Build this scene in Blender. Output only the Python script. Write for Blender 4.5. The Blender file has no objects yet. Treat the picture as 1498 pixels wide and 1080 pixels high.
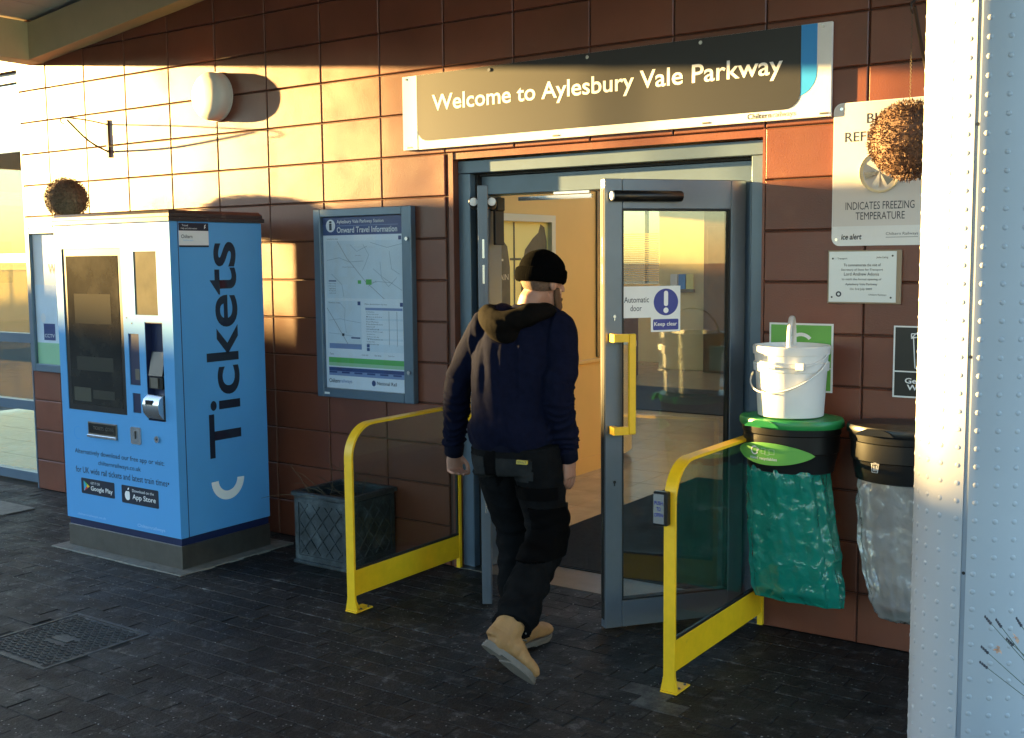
import bpy, bmesh, math, random
from mathutils import Vector, Matrix, noise
random.seed(7)
R = math.radians
scene = bpy.context.scene
COL = scene.collection

# ------------------------------------------------------------------ camera, sky, sun, exposure
cam_d = bpy.data.cameras.new('camera'); cam = bpy.data.objects.new('camera', cam_d); COL.objects.link(cam)
cam_d.sensor_width = 36.0; cam_d.lens = 39.1; cam_d.sensor_fit = 'HORIZONTAL'
cam_d.clip_start = 0.05; cam_d.clip_end = 600
rows = ((0.82108127, 0.0489363, -0.56870976), (0.57073359, -0.0868235, 0.81653221), (-0.0094193, -0.99502106, -0.09921874))
CAMP = Vector((0, -4.70, 1.68))
cam.matrix_world = Matrix(((rows[0][0], -rows[0][1], -rows[0][2], CAMP.x), (rows[1][0], -rows[1][1], -rows[1][2], CAMP.y),
                           (rows[2][0], -rows[2][1], -rows[2][2], CAMP.z), (0, 0, 0, 1)))
scene.camera = cam
SUN_AZ, SUN_EL = 78.0, 6.0          # light travels towards (sin az, cos az), az from +Y to +X
to_sun = Vector((-math.sin(R(SUN_AZ)) * math.cos(R(SUN_EL)), -math.cos(R(SUN_AZ)) * math.cos(R(SUN_EL)), math.sin(R(SUN_EL))))
world = bpy.data.worlds.new('World'); scene.world = world; world.use_nodes = True
wn = world.node_tree.nodes; wl = world.node_tree.links
bg = wn['Background']; sky = wn.new('ShaderNodeTexSky'); sky.sky_type = 'NISHITA'; sky.sun_disc = False
sky.sun_elevation = R(SUN_EL); sky.sun_rotation = math.atan2(to_sun.x, to_sun.y)
sky.altitude = 0; sky.air_density = 1.0; sky.dust_density = 0.4; sky.ozone_density = 2.5
wl.new(sky.outputs[0], bg.inputs[0]); bg.inputs[1].default_value = 0.085
sun_d = bpy.data.lights.new('sun', 'SUN'); sun_d.energy = 5.0; sun_d.angle = R(0.6); sun_d.color = (1.0, 0.645, 0.215)
sun = bpy.data.objects.new('sun', sun_d); COL.objects.link(sun); sun.location = to_sun * 50
sun.rotation_euler = to_sun.to_track_quat('Z', 'Y').to_euler()
vs = scene.view_settings; vs.view_transform = 'Standard'; vs.look = 'None'; vs.exposure = 3.65; vs.gamma = 1.0; vs.use_curve_mapping = False
scene.render.engine = 'CYCLES'
scene.cycles.max_bounces = 10; scene.cycles.transparent_max_bounces = 24

# ------------------------------------------------------------------ materials
def srgb(r, g, b):
    f = lambda c: (c / 255 / 12.92) if c <= 10 else ((c / 255 + 0.055) / 1.055) ** 2.4
    return (f(r), f(g), f(b))
MATS = {}
def mat(name, col, rough=0.5, metal=0.0, var=0.0, vscale=8.0, bump=0.0, bscale=60.0, spec=0.5, coat=0.0, randv=0.0,
        dirt=None, dscale=3.0, dlo=0.55, dhi=0.7, coords='pos', rvar=0.0):
    m = bpy.data.materials.new(name); m.use_nodes = True; MATS[name] = m
    nt = m.node_tree; N = nt.nodes; L = nt.links; b = N['Principled BSDF']
    b.inputs['Roughness'].default_value = rough; b.inputs['Metallic'].default_value = metal
    b.inputs['Specular IOR Level'].default_value = spec; b.inputs['Coat Weight'].default_value = coat
    if coords == 'pos': src = N.new('ShaderNodeNewGeometry').outputs['Position']
    else: src = N.new('ShaderNodeTexCoord').outputs['Object']
    rgb = N.new('ShaderNodeRGB'); rgb.outputs[0].default_value = (*col, 1); out = rgb.outputs[0]
    def nz(scale, detail=4, r=0.6):
        n = N.new('ShaderNodeTexNoise'); n.inputs['Scale'].default_value = scale; n.inputs['Detail'].default_value = detail
        n.inputs['Roughness'].default_value = r; L.new(src, n.inputs['Vector']); return n.outputs['Fac']
    def mr(v, a, b_, c, d):
        n = N.new('ShaderNodeMapRange'); L.new(v, n.inputs[0])
        for i, q in enumerate((a, b_, c, d)): n.inputs[i + 1].default_value = q
        return n.outputs[0]
    if dirt is not None:
        mx = N.new('ShaderNodeMix'); mx.data_type = 'RGBA'
        L.new(mr(nz(dscale, 8, 0.7), dlo, dhi, 0, 1), mx.inputs[0]); L.new(out, mx.inputs[6]); mx.inputs[7].default_value = (*dirt, 1)
        out = mx.outputs[2]
    if var or randv:
        hs = N.new('ShaderNodeHueSaturation'); L.new(out, hs.inputs['Color'])
        v = None
        if var: v = mr(nz(vscale), 0.3, 0.7, 1 - var, 1 + var)
        if randv:
            oi = N.new('ShaderNodeObjectInfo'); rv = mr(oi.outputs['Random'], 0, 1, 1 - randv, 1 + randv)
            if v is None: v = rv
            else:
                mu = N.new('ShaderNodeMath'); mu.operation = 'MULTIPLY'; L.new(v, mu.inputs[0]); L.new(rv, mu.inputs[1]); v = mu.outputs[0]
        L.new(v, hs.inputs['Value']); out = hs.outputs[0]
    L.new(out, b.inputs['Base Color'])
    if rvar: L.new(mr(nz(vscale * 1.7), 0.3, 0.7, max(0.02, rough - rvar), rough + rvar), b.inputs['Roughness'])
    if bump:
        bp = N.new('ShaderNodeBump'); bp.inputs['Strength'].default_value = min(1, bump); bp.inputs['Distance'].default_value = 0.004
        L.new(nz(bscale, 6), bp.inputs['Height']); L.new(bp.outputs[0], b.inputs['Normal'])
    return m
def glassmat(name, tint=(1, 1, 1), rough=0.0, ior=1.5, extra=0.0):
    m = bpy.data.materials.new(name); m.use_nodes = True; nt = m.node_tree; N = nt.nodes; L = nt.links
    N.remove(N['Principled BSDF']); o = N['Material Output']
    t = N.new('ShaderNodeBsdfTransparent'); t.inputs[0].default_value = (*tint, 1)
    g = N.new('ShaderNodeBsdfGlossy'); g.inputs['Roughness'].default_value = rough
    lw = N.new('ShaderNodeLayerWeight'); lw.inputs[0].default_value = .5
    pw = N.new('ShaderNodeMath'); pw.operation = 'POWER'; pw.inputs[1].default_value = 5.0; L.new(lw.outputs['Facing'], pw.inputs[0])
    f0 = ((ior - 1) / (ior + 1)) ** 2 + extra
    ad = N.new('ShaderNodeMath'); ad.operation = 'MULTIPLY_ADD'; ad.use_clamp = True; ad.inputs[1].default_value = 1 - f0; ad.inputs[2].default_value = f0; L.new(pw.outputs[0], ad.inputs[0])
    mx = N.new('ShaderNodeMixShader'); L.new(ad.outputs[0], mx.inputs[0]); L.new(t.outputs[0], mx.inputs[1]); L.new(g.outputs[0], mx.inputs[2])
    L.new(mx.outputs[0], o.inputs[0]); return m
def filmmat(name, col, opacity, rough=0.25, bump=0.6, trans=0.5):
    m = bpy.data.materials.new(name); m.use_nodes = True; nt = m.node_tree; N = nt.nodes; L = nt.links
    N.remove(N['Principled BSDF']); o = N['Material Output']; geo = N.new('ShaderNodeNewGeometry')
    wn_ = N.new('ShaderNodeTexNoise'); wn_.inputs['Scale'].default_value = 9; wn_.inputs['Detail'].default_value = 3; L.new(geo.outputs['Position'], wn_.inputs['Vector'])
    vm = N.new('ShaderNodeVectorMath'); vm.operation = 'MULTIPLY_ADD'; L.new(wn_.outputs['Color'], vm.inputs[0]); vm.inputs[1].default_value = (.16, .16, .16); L.new(geo.outputs['Position'], vm.inputs[2])
    mp = N.new('ShaderNodeMapping'); mp.inputs['Rotation'].default_value = (R(15), R(-30), 0); mp.inputs['Scale'].default_value = (1, 1, .5); L.new(vm.outputs[0], mp.inputs[0])
    tot = None
    for sc_, wt in ((8, 1.0), (21, .38), (55, .09)):
        v1_ = N.new('ShaderNodeTexVoronoi'); v1_.inputs['Scale'].default_value = sc_; L.new(mp.outputs[0], v1_.inputs['Vector'])
        ma = N.new('ShaderNodeMath'); ma.operation = 'MULTIPLY_ADD'; L.new(v1_.outputs['Distance'], ma.inputs[0]); ma.inputs[1].default_value = wt
        if tot is None: ma.inputs[2].default_value = 0
        else: L.new(tot, ma.inputs[2])
        tot = ma.outputs[0]
    bp = N.new('ShaderNodeBump'); bp.inputs['Strength'].default_value = bump; bp.inputs['Distance'].default_value = 0.016; L.new(tot, bp.inputs['Height'])
    df = N.new('ShaderNodeBsdfDiffuse'); df.inputs[0].default_value = (*col, 1)
    tl = N.new('ShaderNodeBsdfTranslucent'); tl.inputs[0].default_value = (*col, 1)
    gl = N.new('ShaderNodeBsdfGlossy'); gl.inputs['Roughness'].default_value = rough
    tp = N.new('ShaderNodeBsdfTransparent'); tp.inputs[0].default_value = tuple(min(1, c * 0.5 + 0.5) for c in col) + (1,)
    for s in (df, tl, gl): L.new(bp.outputs[0], s.inputs['Normal'])
    a = N.new('ShaderNodeMixShader'); a.inputs[0].default_value = trans; L.new(df.outputs[0], a.inputs[1]); L.new(tl.outputs[0], a.inputs[2])
    c = N.new('ShaderNodeMixShader'); c.inputs[0].default_value = opacity; L.new(tp.outputs[0], c.inputs[1]); L.new(a.outputs[0], c.inputs[2])
    fr = N.new('ShaderNodeFresnel'); fr.inputs[0].default_value = 1.75; L.new(bp.outputs[0], fr.inputs['Normal'])
    d = N.new('ShaderNodeMixShader'); L.new(fr.outputs[0], d.inputs[0]); L.new(c.outputs[0], d.inputs[1]); L.new(gl.outputs[0], d.inputs[2])
    L.new(d.outputs[0], o.inputs[0]); return m

block_m = mat('painted block', (0.158, 0.046, 0.024), 0.36, var=0.16, vscale=2.2, bump=0.25, bscale=150, randv=0.11, dirt=(0.20, 0.08, 0.045), dscale=2.3, dlo=0.6, dhi=0.8, rvar=0.06)
mortar_m = mat('mortar', (0.075, 0.028, 0.018), 0.7, bump=0.5)
frame_m = mat('door grey blue', (0.115, 0.165, 0.225), 0.34, metal=0.25, var=0.06)
leaf_m = mat('leaf grey', (0.13, 0.155, 0.19), 0.36, metal=0.3, var=0.06)
black_m = mat('black plastic', (0.006, 0.006, 0.0065), 0.35)
rubber_m = mat('black rubber', (0.010, 0.010, 0.010), 0.6)
yellow_m = mat('yellow paint', (0.88, 0.52, 0.010), 0.38, var=0.06, vscale=20, dirt=(0.40, 0.26, 0.02), dscale=14, dlo=0.66, dhi=0.78)
steel_m = mat('brushed steel', (0.17, 0.158, 0.14), 0.38, metal=0.8, var=0.12, vscale=12, bump=0.2, bscale=200)
chrome_m = mat('bright steel', (0.62, 0.62, 0.62), 0.22, metal=0.9)
white_m = mat('white board', (0.78, 0.78, 0.78), 0.4, var=0.03)
blue_m = mat('machine blue', (0.095, 0.35, 0.72), 0.30, var=0.03, vscale=3, coat=0.3)
navy_m = mat('navy band', (0.012, 0.02, 0.07), 0.35)
ink_m = mat('dark ink', (0.010, 0.016, 0.035), 0.4)
grey_ink = mat('grey ink', (0.10, 0.12, 0.16), 0.5)
white_ink = mat('white ink', (0.85, 0.85, 0.85), 0.45)
pale_ink = mat('pale ink', (0.35, 0.56, 0.85), 0.45)
sign_dark = mat('sign dark', (0.014, 0.015, 0.020), 0.42)
sign_blue = mat('sign blue', (0.02, 0.28, 0.72), 0.4)
sign_pale = mat('sign pale blue', (0.40, 0.62, 0.80), 0.4)
poster_bg = mat('poster paper', (0.80, 0.86, 0.92), 0.35, var=0.03)
poster_map = mat('map print', (0.68, 0.78, 0.86), 0.35, var=0.05, vscale=9)
poster_navy = mat('poster navy', (0.035, 0.06, 0.20), 0.35)
poster_lav = mat('poster lavender', (0.22, 0.30, 0.52), 0.4)
green_ink = mat('poster green', (0.12, 0.48, 0.10), 0.4)
pale_green = mat('poster pale green', (0.36, 0.62, 0.36), 0.4)
sign_green = mat('sign green', (0.14, 0.42, 0.07), 0.4)
lid_green = mat('lid green', (0.02, 0.24, 0.06), 0.32, var=0.08)
cream_m = mat('cream beam', (0.46, 0.40, 0.25), 0.5, var=0.07, vscale=4)
roof_m = mat('roof sheet', (0.55, 0.55, 0.54), 0.5, var=0.05)
ochre_m = mat('ochre wall', (0.78, 0.47, 0.14), 0.5, var=0.04, vscale=2)
cream_wall = mat('cream wall', (0.84, 0.64, 0.31), 0.6, var=0.05)
brown_wood = mat('brown door', (0.16, 0.065, 0.025), 0.4, var=0.2, vscale=6)
tile_m = mat('floor tile', (0.48, 0.31, 0.17), 0.2, var=0.12, vscale=5, randv=0.08)
grout_m = mat('grout', (0.16, 0.11, 0.07), 0.6)
mat_m = mat('entrance mat', (0.035, 0.03, 0.026), 0.9, var=0.2, vscale=30)
brick_m = mat('paving brick', (0.0150, 0.0132, 0.0120), 0.6, spec=0.28, var=0.55, vscale=2.6, bump=1.0, bscale=60, randv=0.3, dirt=(0.095, 0.092, 0.088), dscale=15, dlo=0.535, dhi=0.70, rvar=0.14)
pale_brick = mat('pale paving brick', (0.085, 0.085, 0.08), 0.6, var=0.35, vscale=14, bump=0.8, bscale=110, dirt=(0.018, 0.018, 0.018), dscale=11, dlo=0.42, dhi=0.58)
nt = brick_m.node_tree; N = nt.nodes; L = nt.links; bs = N['Principled BSDF']; lk_ = bs.inputs['Base Color'].links[0].from_socket
vo = N.new('ShaderNodeTexVoronoi'); vo.inputs['Scale'].default_value = 55; ge = N.new('ShaderNodeNewGeometry'); L.new(ge.outputs['Position'], vo.inputs['Vector'])
m1 = N.new('ShaderNodeMapRange'); L.new(vo.outputs['Distance'], m1.inputs[0]); m1.inputs[1].default_value = .12; m1.inputs[2].default_value = .26; m1.inputs[3].default_value = 1; m1.inputs[4].default_value = 0
sx_ = N.new('ShaderNodeSeparateColor'); L.new(vo.outputs['Color'], sx_.inputs[0]); m2 = N.new('ShaderNodeMath'); m2.operation = 'GREATER_THAN'; m2.inputs[1].default_value = .84; L.new(sx_.outputs[0], m2.inputs[0])
m3 = N.new('ShaderNodeMath'); m3.operation = 'MULTIPLY'; L.new(m1.outputs[0], m3.inputs[0]); L.new(m2.outputs[0], m3.inputs[1])
mx_ = N.new('ShaderNodeMix'); mx_.data_type = 'RGBA'; L.new(m3.outputs[0], mx_.inputs[0]); L.new(lk_, mx_.inputs[6]); mx_.inputs[7].default_value = (.26, .26, .25, 1); L.new(mx_.outputs[2], bs.inputs['Base Color'])
joint_m = mat('joint sand', (0.012, 0.012, 0.012), 0.9, bump=0.6)
asphalt_m = mat('asphalt', (0.05, 0.05, 0.05), 0.85, var=0.2)
concrete_m = mat('concrete plinth', (0.20, 0.19, 0.165), 0.75, var=0.25, vscale=18, bump=0.6, bscale=80, dirt=(0.05, 0.05, 0.045), dscale=9)
iron_m = mat('iron cover', (0.06, 0.06, 0.058), 0.45, metal=0.5, var=0.3, vscale=25, bump=0.5, bscale=120, dirt=(0.16, 0.15, 0.14), dscale=18, dlo=0.55, dhi=0.72)
column_m = mat('column white', (0.43, 0.44, 0.47), 0.42, var=0.04, vscale=3, dirt=(0.36, 0.38, 0.40), dscale=7, dlo=0.66, dhi=0.78)
seam_m = mat('column seam', (0.26, 0.29, 0.34), 0.45, var=0.1)
bucket_m = mat('white bucket', (0.72, 0.72, 0.71), 0.35, var=0.03, dirt=(0.45, 0.44, 0.42), dscale=12, dlo=0.68, dhi=0.8)
planter_m = mat('lead planter', (0.038, 0.048, 0.056), 0.42, metal=0.25, var=0.35, vscale=16, bump=0.6, bscale=90, dirt=(0.15, 0.18, 0.20), dscale=7, dlo=0.5, dhi=0.75)
soil_m = mat('soil', (0.02, 0.014, 0.009), 0.95, bump=1.0, bscale=40)
twig_m = mat('twig', (0.10, 0.075, 0.045), 0.8)
ball_m = mat('dry foliage', (0.125, 0.066, 0.042), 0.8, var=0.45, vscale=60)
lamp_m = mat('lamp cover', (0.62, 0.60, 0.57), 0.4)
iron_bracket = mat('rusty bracket', (0.05, 0.03, 0.02), 0.6)
glass_m = glassmat('door glass', (0.80, 0.83, 0.80), 0.0, 1.5, 0.05)
rail_glass = glassmat('rail glass', (0.86, 0.90, 0.88), 0.0, 1.5, 0.02)
poster_glass = glassmat('poster glass', (0.97, 0.98, 1.0), 0.03, 1.45)
win_glass = glassmat('window glass', (0.85, 0.86, 0.80), 0.0, 1.6, 0.1)
screen_m = mat('dark screen', (0.020, 0.017, 0.013), 0.12, var=0.25, vscale=4, dirt=(0.045, 0.04, 0.03), dscale=2, dlo=0.4, dhi=0.7)  # soft pale mottling stands in for reflections on the machine screen
teal_bag = filmmat('teal bag', (0.015, 0.46, 0.35), 0.72, 0.18, 1.0, 0.4)
clear_bag = filmmat('clear bag', (0.96, 0.95, 0.93), 0.36, 0.12, 0.9, 0.5)
hoodie_m = mat('navy hoodie', (0.0055, 0.0068, 0.019), 0.95, var=0.2, vscale=40, bump=0.9, bscale=330, spec=0.05)
hood_m = mat('black hood', (0.0050, 0.0042, 0.0038), 0.9, var=0.2, bump=0.8, bscale=260, spec=0.05)
rib_m = mat('ribbed cuff', (0.0045, 0.0055, 0.014), 0.95, spec=0.1, bump=.5, bscale=300)
trouser_m = mat('work trousers', (0.0060, 0.0064, 0.0072), 0.9, var=0.3, vscale=16, bump=0.7, bscale=220, spec=0.05)
pocket_m = mat('black pockets', (0.0022, 0.0022, 0.0025), 0.8, bump=0.4, bscale=200, spec=0.04)
beanie_m = mat('black beanie', (0.0018, 0.0018, 0.002), 1.0, bump=0.9, bscale=240, spec=0.02)
skin_m = mat('skin', (0.34, 0.165, 0.11), 0.5, var=0.1, vscale=25, bump=0.2, bscale=180)
beard_m = mat('beard', (0.10, 0.045, 0.02), 0.8, bump=1.0, bscale=300)
hair_m = mat('short hair', (0.13, 0.075, 0.05), 0.85, var=0.3, vscale=90, bump=0.8, bscale=300)
boot_m = mat('tan boot', (0.36, 0.19, 0.07), 0.7, var=0.15, vscale=14, bump=0.4, bscale=130, dirt=(0.22, 0.12, 0.05), dscale=14, dlo=0.6, dhi=0.8)
sole_m = mat('grey sole', (0.15, 0.13, 0.11), 0.7, var=0.2, vscale=20)
blue_round = mat('mandatory blue', (0.02, 0.025, 0.26), 0.4)
stem_m = mat('lavender stem', (0.10, 0.13, 0.09), 0.8)
bloom_m = mat('lavender bloom', (0.07, 0.07, 0.085), 0.85)
petal_m = mat('pale petal', (0.62, 0.36, 0.24), 0.7)
hedge_m = mat('hedge', (0.05, 0.07, 0.025), 0.9, var=0.4, vscale=3)
farwall_m = mat('far brick', (0.28, 0.17, 0.11), 0.8, var=0.1)
yellow_glow_print = mat('yellow glow print', (0.95, 0.82, 0.28), 0.35)  # golden reflection of the framed pane painted in; also colours a leaflet
garment_m = mat('garment print', (0.13, 0.115, 0.07), 0.6, var=0.2, vscale=12)
cream_dial = mat('cream dial', (0.72, 0.66, 0.46), 0.5)
red_unit = mat('maroon panel', (0.08, 0.02, 0.02), 0.5)

# ------------------------------------------------------------------ geometry helpers
def setp(o, label=None, cat=None, group=None, kind=None):
    if label: o['label'] = label
    if cat: o['category'] = cat
    if group: o['group'] = group
    if kind: o['kind'] = kind
    return o
def thing(name, loc, label, cat, group=None, rz=0.0):
    o = bpy.data.objects.new(name, None); o.empty_display_size = 0.1; COL.objects.link(o)
    o.location = loc; o.rotation_euler = (0, 0, rz)
    return setp(o, label, cat, group)
def root_loc(p):
    v = Vector((0, 0, 0))
    while p is not None: v += Vector(p.location); p = p.parent
    return v
class MB:
    def __init__(s): s.v = []; s.f = []
    def add(s, vs_, fs):
        n = len(s.v); s.v += [tuple(q) for q in vs_]; s.f += [tuple(i + n for i in f) for f in fs]; return s
    def box(s, x0, x1, y0, y1, z0, z1, ch=0.0):
        if x0 > x1: x0, x1 = x1, x0
        if y0 > y1: y0, y1 = y1, y0
        if z0 > z1: z0, z1 = z1, z0
        if ch > 0:
            bm = bmesh.new(); bmesh.ops.create_cube(bm, size=1)
            for q in bm.verts: q.co = Vector((x0 + (q.co.x + .5) * (x1 - x0), y0 + (q.co.y + .5) * (y1 - y0), z0 + (q.co.z + .5) * (z1 - z0)))
            bmesh.ops.bevel(bm, geom=bm.edges[:], offset=ch, segments=2 if ch > .004 else 1, affect='EDGES', profile=0.5)
            bm.verts.index_update(); s.add([q.co for q in bm.verts], [[q.index for q in f.verts] for f in bm.faces]); bm.free(); return s
        return s.add([(x0, y0, z0), (x1, y0, z0), (x1, y1, z0), (x0, y1, z0), (x0, y0, z1), (x1, y0, z1), (x1, y1, z1), (x0, y1, z1)],
                     [(0, 3, 2, 1), (4, 5, 6, 7), (0, 1, 5, 4), (1, 2, 6, 5), (2, 3, 7, 6), (3, 0, 4, 7)])
    def prism(s, pts, o, u, v, n, d0, d1):
        """polygon pts (a,b) in plane (u,v) at o, extruded along n from d0 to d1 (d1>d0), ccw pts"""
        o, u, v, n = Vector(o), Vector(u), Vector(v), Vector(n); k = len(pts)
        a = [o + u * p[0] + v * p[1] + n * d0 for p in pts]; b = [o + u * p[0] + v * p[1] + n * d1 for p in pts]
        fs = [tuple(range(k - 1, -1, -1)), tuple(range(k, 2 * k))] + [(i, (i + 1) % k, k + (i + 1) % k, k + i) for i in range(k)]
        return s.add(a + b, fs)
    def lathe(s, prof, c, seg=32, axis='Z', sx=1.0, sy=1.0, cap=True):
        n0 = len(s.v); k = len(prof); c = Vector(c); vs_ = []
        for r, h in prof:
            for i in range(seg):
                a = 2 * math.pi * i / seg; x, y = r * math.cos(a) * sx, r * math.sin(a) * sy
                p = {'Z': (x, y, h), 'Y': (x, h, -y), 'X': (h, x, y)}[axis]; vs_.append(c + Vector(p))
        fs = []
        for j in range(k - 1):
            for i in range(seg):
                fs.append((j * seg + i, j * seg + (i + 1) % seg, (j + 1) * seg + (i + 1) % seg, (j + 1) * seg + i))
        if cap: fs.append(tuple(range(seg - 1, -1, -1))); fs.append(tuple((k - 1) * seg + i for i in range(seg)))
        return s.add(vs_, fs)
    def tube(s, pts, r, seg=8, r2=None, side=None, fn=None, sub=1):
        """swept closed tube; r: number or list of number/(rs,rf)"""
        P = [Vector(p) for p in pts]; n = len(P)
        rr = r if isinstance(r, (list, tuple)) else [r] * n
        rr = [(q, q) if not isinstance(q, (tuple, list)) else q for q in rr]
        if sub > 1 and n > 2:
            P2, r2_ = [], []
            for i in range(n - 1):
                p0, p1, p2, p3 = P[max(i - 1, 0)], P[i], P[i + 1], P[min(i + 2, n - 1)]
                for j in range(sub):
                    t = j / sub; t2, t3 = t * t, t * t * t
                    P2.append(0.5 * ((2 * p1) + (p2 - p0) * t + (2 * p0 - 5 * p1 + 4 * p2 - p3) * t2 + (3 * p1 - p0 - 3 * p2 + p3) * t3))
                    tt = t * t * (3 - 2 * t); r2_.append((rr[i][0] * (1 - tt) + rr[i + 1][0] * tt, rr[i][1] * (1 - tt) + rr[i + 1][1] * tt))
            P2.append(P[-1]); r2_.append(rr[-1]); P, rr, n = P2, r2_, len(P2)
        sd = Vector(side) if side is not None else None; prev = None; vs_ = []
        for i in range(n):
            t = (P[min(i + 1, n - 1)] - P[max(i - 1, 0)]).normalized()
            if sd is not None: a = (sd - t * sd.dot(t)).normalized()
            else:
                if prev is None: prev = Vector((0, 0, 1)) if abs(t.z) < .9 else Vector((1, 0, 0))
                a = (prev - t * prev.dot(t)).normalized(); prev = a
            b = t.cross(a)
            for k in range(seg):
                q = 2 * math.pi * k / seg; vs_.append(P[i] + a * rr[i][0] * math.cos(q) + b * rr[i][1] * math.sin(q))
        fs = [(i * seg + k, i * seg + (k + 1) % seg, (i + 1) * seg + (k + 1) % seg, (i + 1) * seg + k) for i in range(n - 1) for k in range(seg)]
        fs.append(tuple(range(seg - 1, -1, -1))); fs.append(tuple((n - 1) * seg + k for k in range(seg)))
        return s.add(vs_, fs)
    def ell(s, c, rx, ry, rz, seg=20, rot=None):
        c = Vector(c); vs_ = []; h = seg // 2
        vs_.append(Vector((0, 0, -rz)))
        for j in range(1, h):
            ph = -math.pi / 2 + math.pi * j / h
            for i in range(seg):
                a = 2 * math.pi * i / seg; vs_.append(Vector((rx * math.cos(ph) * math.cos(a), ry * math.cos(ph) * math.sin(a), rz * math.sin(ph))))
        vs_.append(Vector((0, 0, rz))); top = len(vs_) - 1
        fs = [(0, 1 + (i + 1) % seg, 1 + i) for i in range(seg)]
        for j in range(h - 2):
            for i in range(seg):
                a = 1 + j * seg; fs.append((a + i, a + (i + 1) % seg, a + seg + (i + 1) % seg, a + seg + i))
        a = 1 + (h - 2) * seg; fs += [(a + i, a + (i + 1) % seg, top) for i in range(seg)]
        if rot is not None: vs_ = [rot @ q for q in vs_]
        return s.add([c + q for q in vs_], fs)
    def build(s, name, m, parent=None, smooth=False, local=False, angle=40):
        me = bpy.data.meshes.new(name); off = Vector((0, 0, 0)) if (local or parent is None) else root_loc(parent)
        me.from_pydata([tuple(Vector(q) - off) for q in s.v], [], s.f); me.validate()
        bm = bmesh.new(); bm.from_mesh(me); bmesh.ops.recalc_face_normals(bm, faces=bm.faces[:]); bm.to_mesh(me); bm.free()
        if smooth:
            me.polygons.foreach_set('use_smooth', [True] * len(me.polygons)); me.set_sharp_from_angle(angle=R(angle))
        me.materials.append(m); o = bpy.data.objects.new(name, me); COL.objects.link(o); o.parent = parent; return o
def recenter(o):
    """put a single-mesh thing's origin at its own base"""
    me = o.data; xs = [v.co for v in me.vertices]; lo = Vector((min(v.x for v in xs), min(v.y for v in xs), min(v.z for v in xs))); hi = Vector((max(v.x for v in xs), max(v.y for v in xs), 0))
    c = Vector(((lo.x + hi.x) / 2, (lo.y + hi.y) / 2, lo.z)); me.transform(Matrix.Translation(-c)); o.location = c; return o
def fuse(mb, name, m, parent, voxel=0.008, iters=2, disp=None, factor=0.5):
    me = bpy.data.meshes.new('tmp'); me.from_pydata(mb.v, [], mb.f)
    bm = bmesh.new(); bm.from_mesh(me); bmesh.ops.recalc_face_normals(bm, faces=bm.faces[:]); bm.to_mesh(me); bm.free()
    t = bpy.data.objects.new('tmp', me); COL.objects.link(t)
    md = t.modifiers.new('r', 'REMESH'); md.mode = 'VOXEL'; md.voxel_size = voxel; md.use_smooth_shade = True
    if iters: sm = t.modifiers.new('s', 'SMOOTH'); sm.iterations = iters; sm.factor = factor
    dg = bpy.context.evaluated_depsgraph_get(); me2 = bpy.data.meshes.new_from_object(t.evaluated_get(dg))
    bpy.data.objects.remove(t)
    if disp:
        nn = [v.normal.copy() for v in me2.vertices]
        for v, n in zip(me2.vertices, nn): v.co = v.co + n * disp(v.co, n)
    me2.transform(Matrix.Translation(-root_loc(parent))); me2.name = name
    me2.polygons.foreach_set('use_smooth', [True] * len(me2.polygons))
    me2.materials.clear(); me2.materials.append(m)
    o = bpy.data.objects.new(name, me2); COL.objects.link(o); o.parent = parent; return o
X_, Y_, Z_ = Vector((1, 0, 0)), Vector((0, 1, 0)), Vector((0, 0, 1))
def text(s, box, o, u, v, m, parent, name='lettering', weight=0.0, res=3, depth=0.0004, local=False, shear=0.0, squash=True):
    """flat print fitted to box (u0,u1,v0,v1) of the plane (o,u,v)"""
    cu = bpy.data.curves.new('t', 'FONT'); cu.body = s; cu.resolution_u = res; cu.offset = weight; cu.shear = shear
    t = bpy.data.objects.new('t', cu); COL.objects.link(t); dg = bpy.context.evaluated_depsgraph_get()
    me = bpy.data.meshes.new_from_object(t.evaluated_get(dg)); bpy.data.objects.remove(t)
    if not me.vertices: return None
    xs = [q.co.x for q in me.vertices]; ys = [q.co.y for q in me.vertices]
    x0, x1, y0, y1 = min(xs), max(xs), min(ys), max(ys)
    sx = (box[1] - box[0]) / max(x1 - x0, 1e-6); sy = (box[3] - box[2]) / max(y1 - y0, 1e-6)
    o, u, v = Vector(o), Vector(u), Vector(v); n = u.cross(v)
    off = Vector((0, 0, 0)) if (local or parent is None) else root_loc(parent)
    for q in me.vertices:
        a = box[0] + (q.co.x - x0) * sx; b = box[2] + (q.co.y - y0) * sy
        q.co = o + u * a + v * b + n * depth - off
    me.name = name; me.materials.clear(); me.materials.append(m)
    ob = bpy.data.objects.new(name, me); COL.objects.link(ob); ob.parent = parent; return ob
def rrect(x0, x1, y0, y1, r, corners=(1, 1, 1, 1), seg=6):
    pts = []
    for (cx, cy, a0, on) in ((x0, y0, 180, corners[0]), (x1, y0, 270, corners[1]), (x1, y1, 0, corners[2]), (x0, y1, 90, corners[3])):
        if not on: pts.append((cx, cy)); continue
        ox = cx + (r if cx == x0 else -r); oy = cy + (r if cy == y0 else -r)
        for i in range(seg + 1):
            a = R(a0 + 90 * i / seg); pts.append((ox + r * math.cos(a), oy + r * math.sin(a)))
    return pts
def ring_pts(cx, cy, r0, r1, a0, a1, seg=20):
    o_ = [(cx + r1 * math.cos(R(a0 + (a1 - a0) * i / seg)), cy + r1 * math.sin(R(a0 + (a1 - a0) * i / seg))) for i in range(seg + 1)]
    i_ = [(cx + r0 * math.cos(R(a1 + (a0 - a1) * i / seg)), cy + r0 * math.sin(R(a1 + (a0 - a1) * i / seg))) for i in range(seg + 1)]
    return o_ + i_
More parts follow.
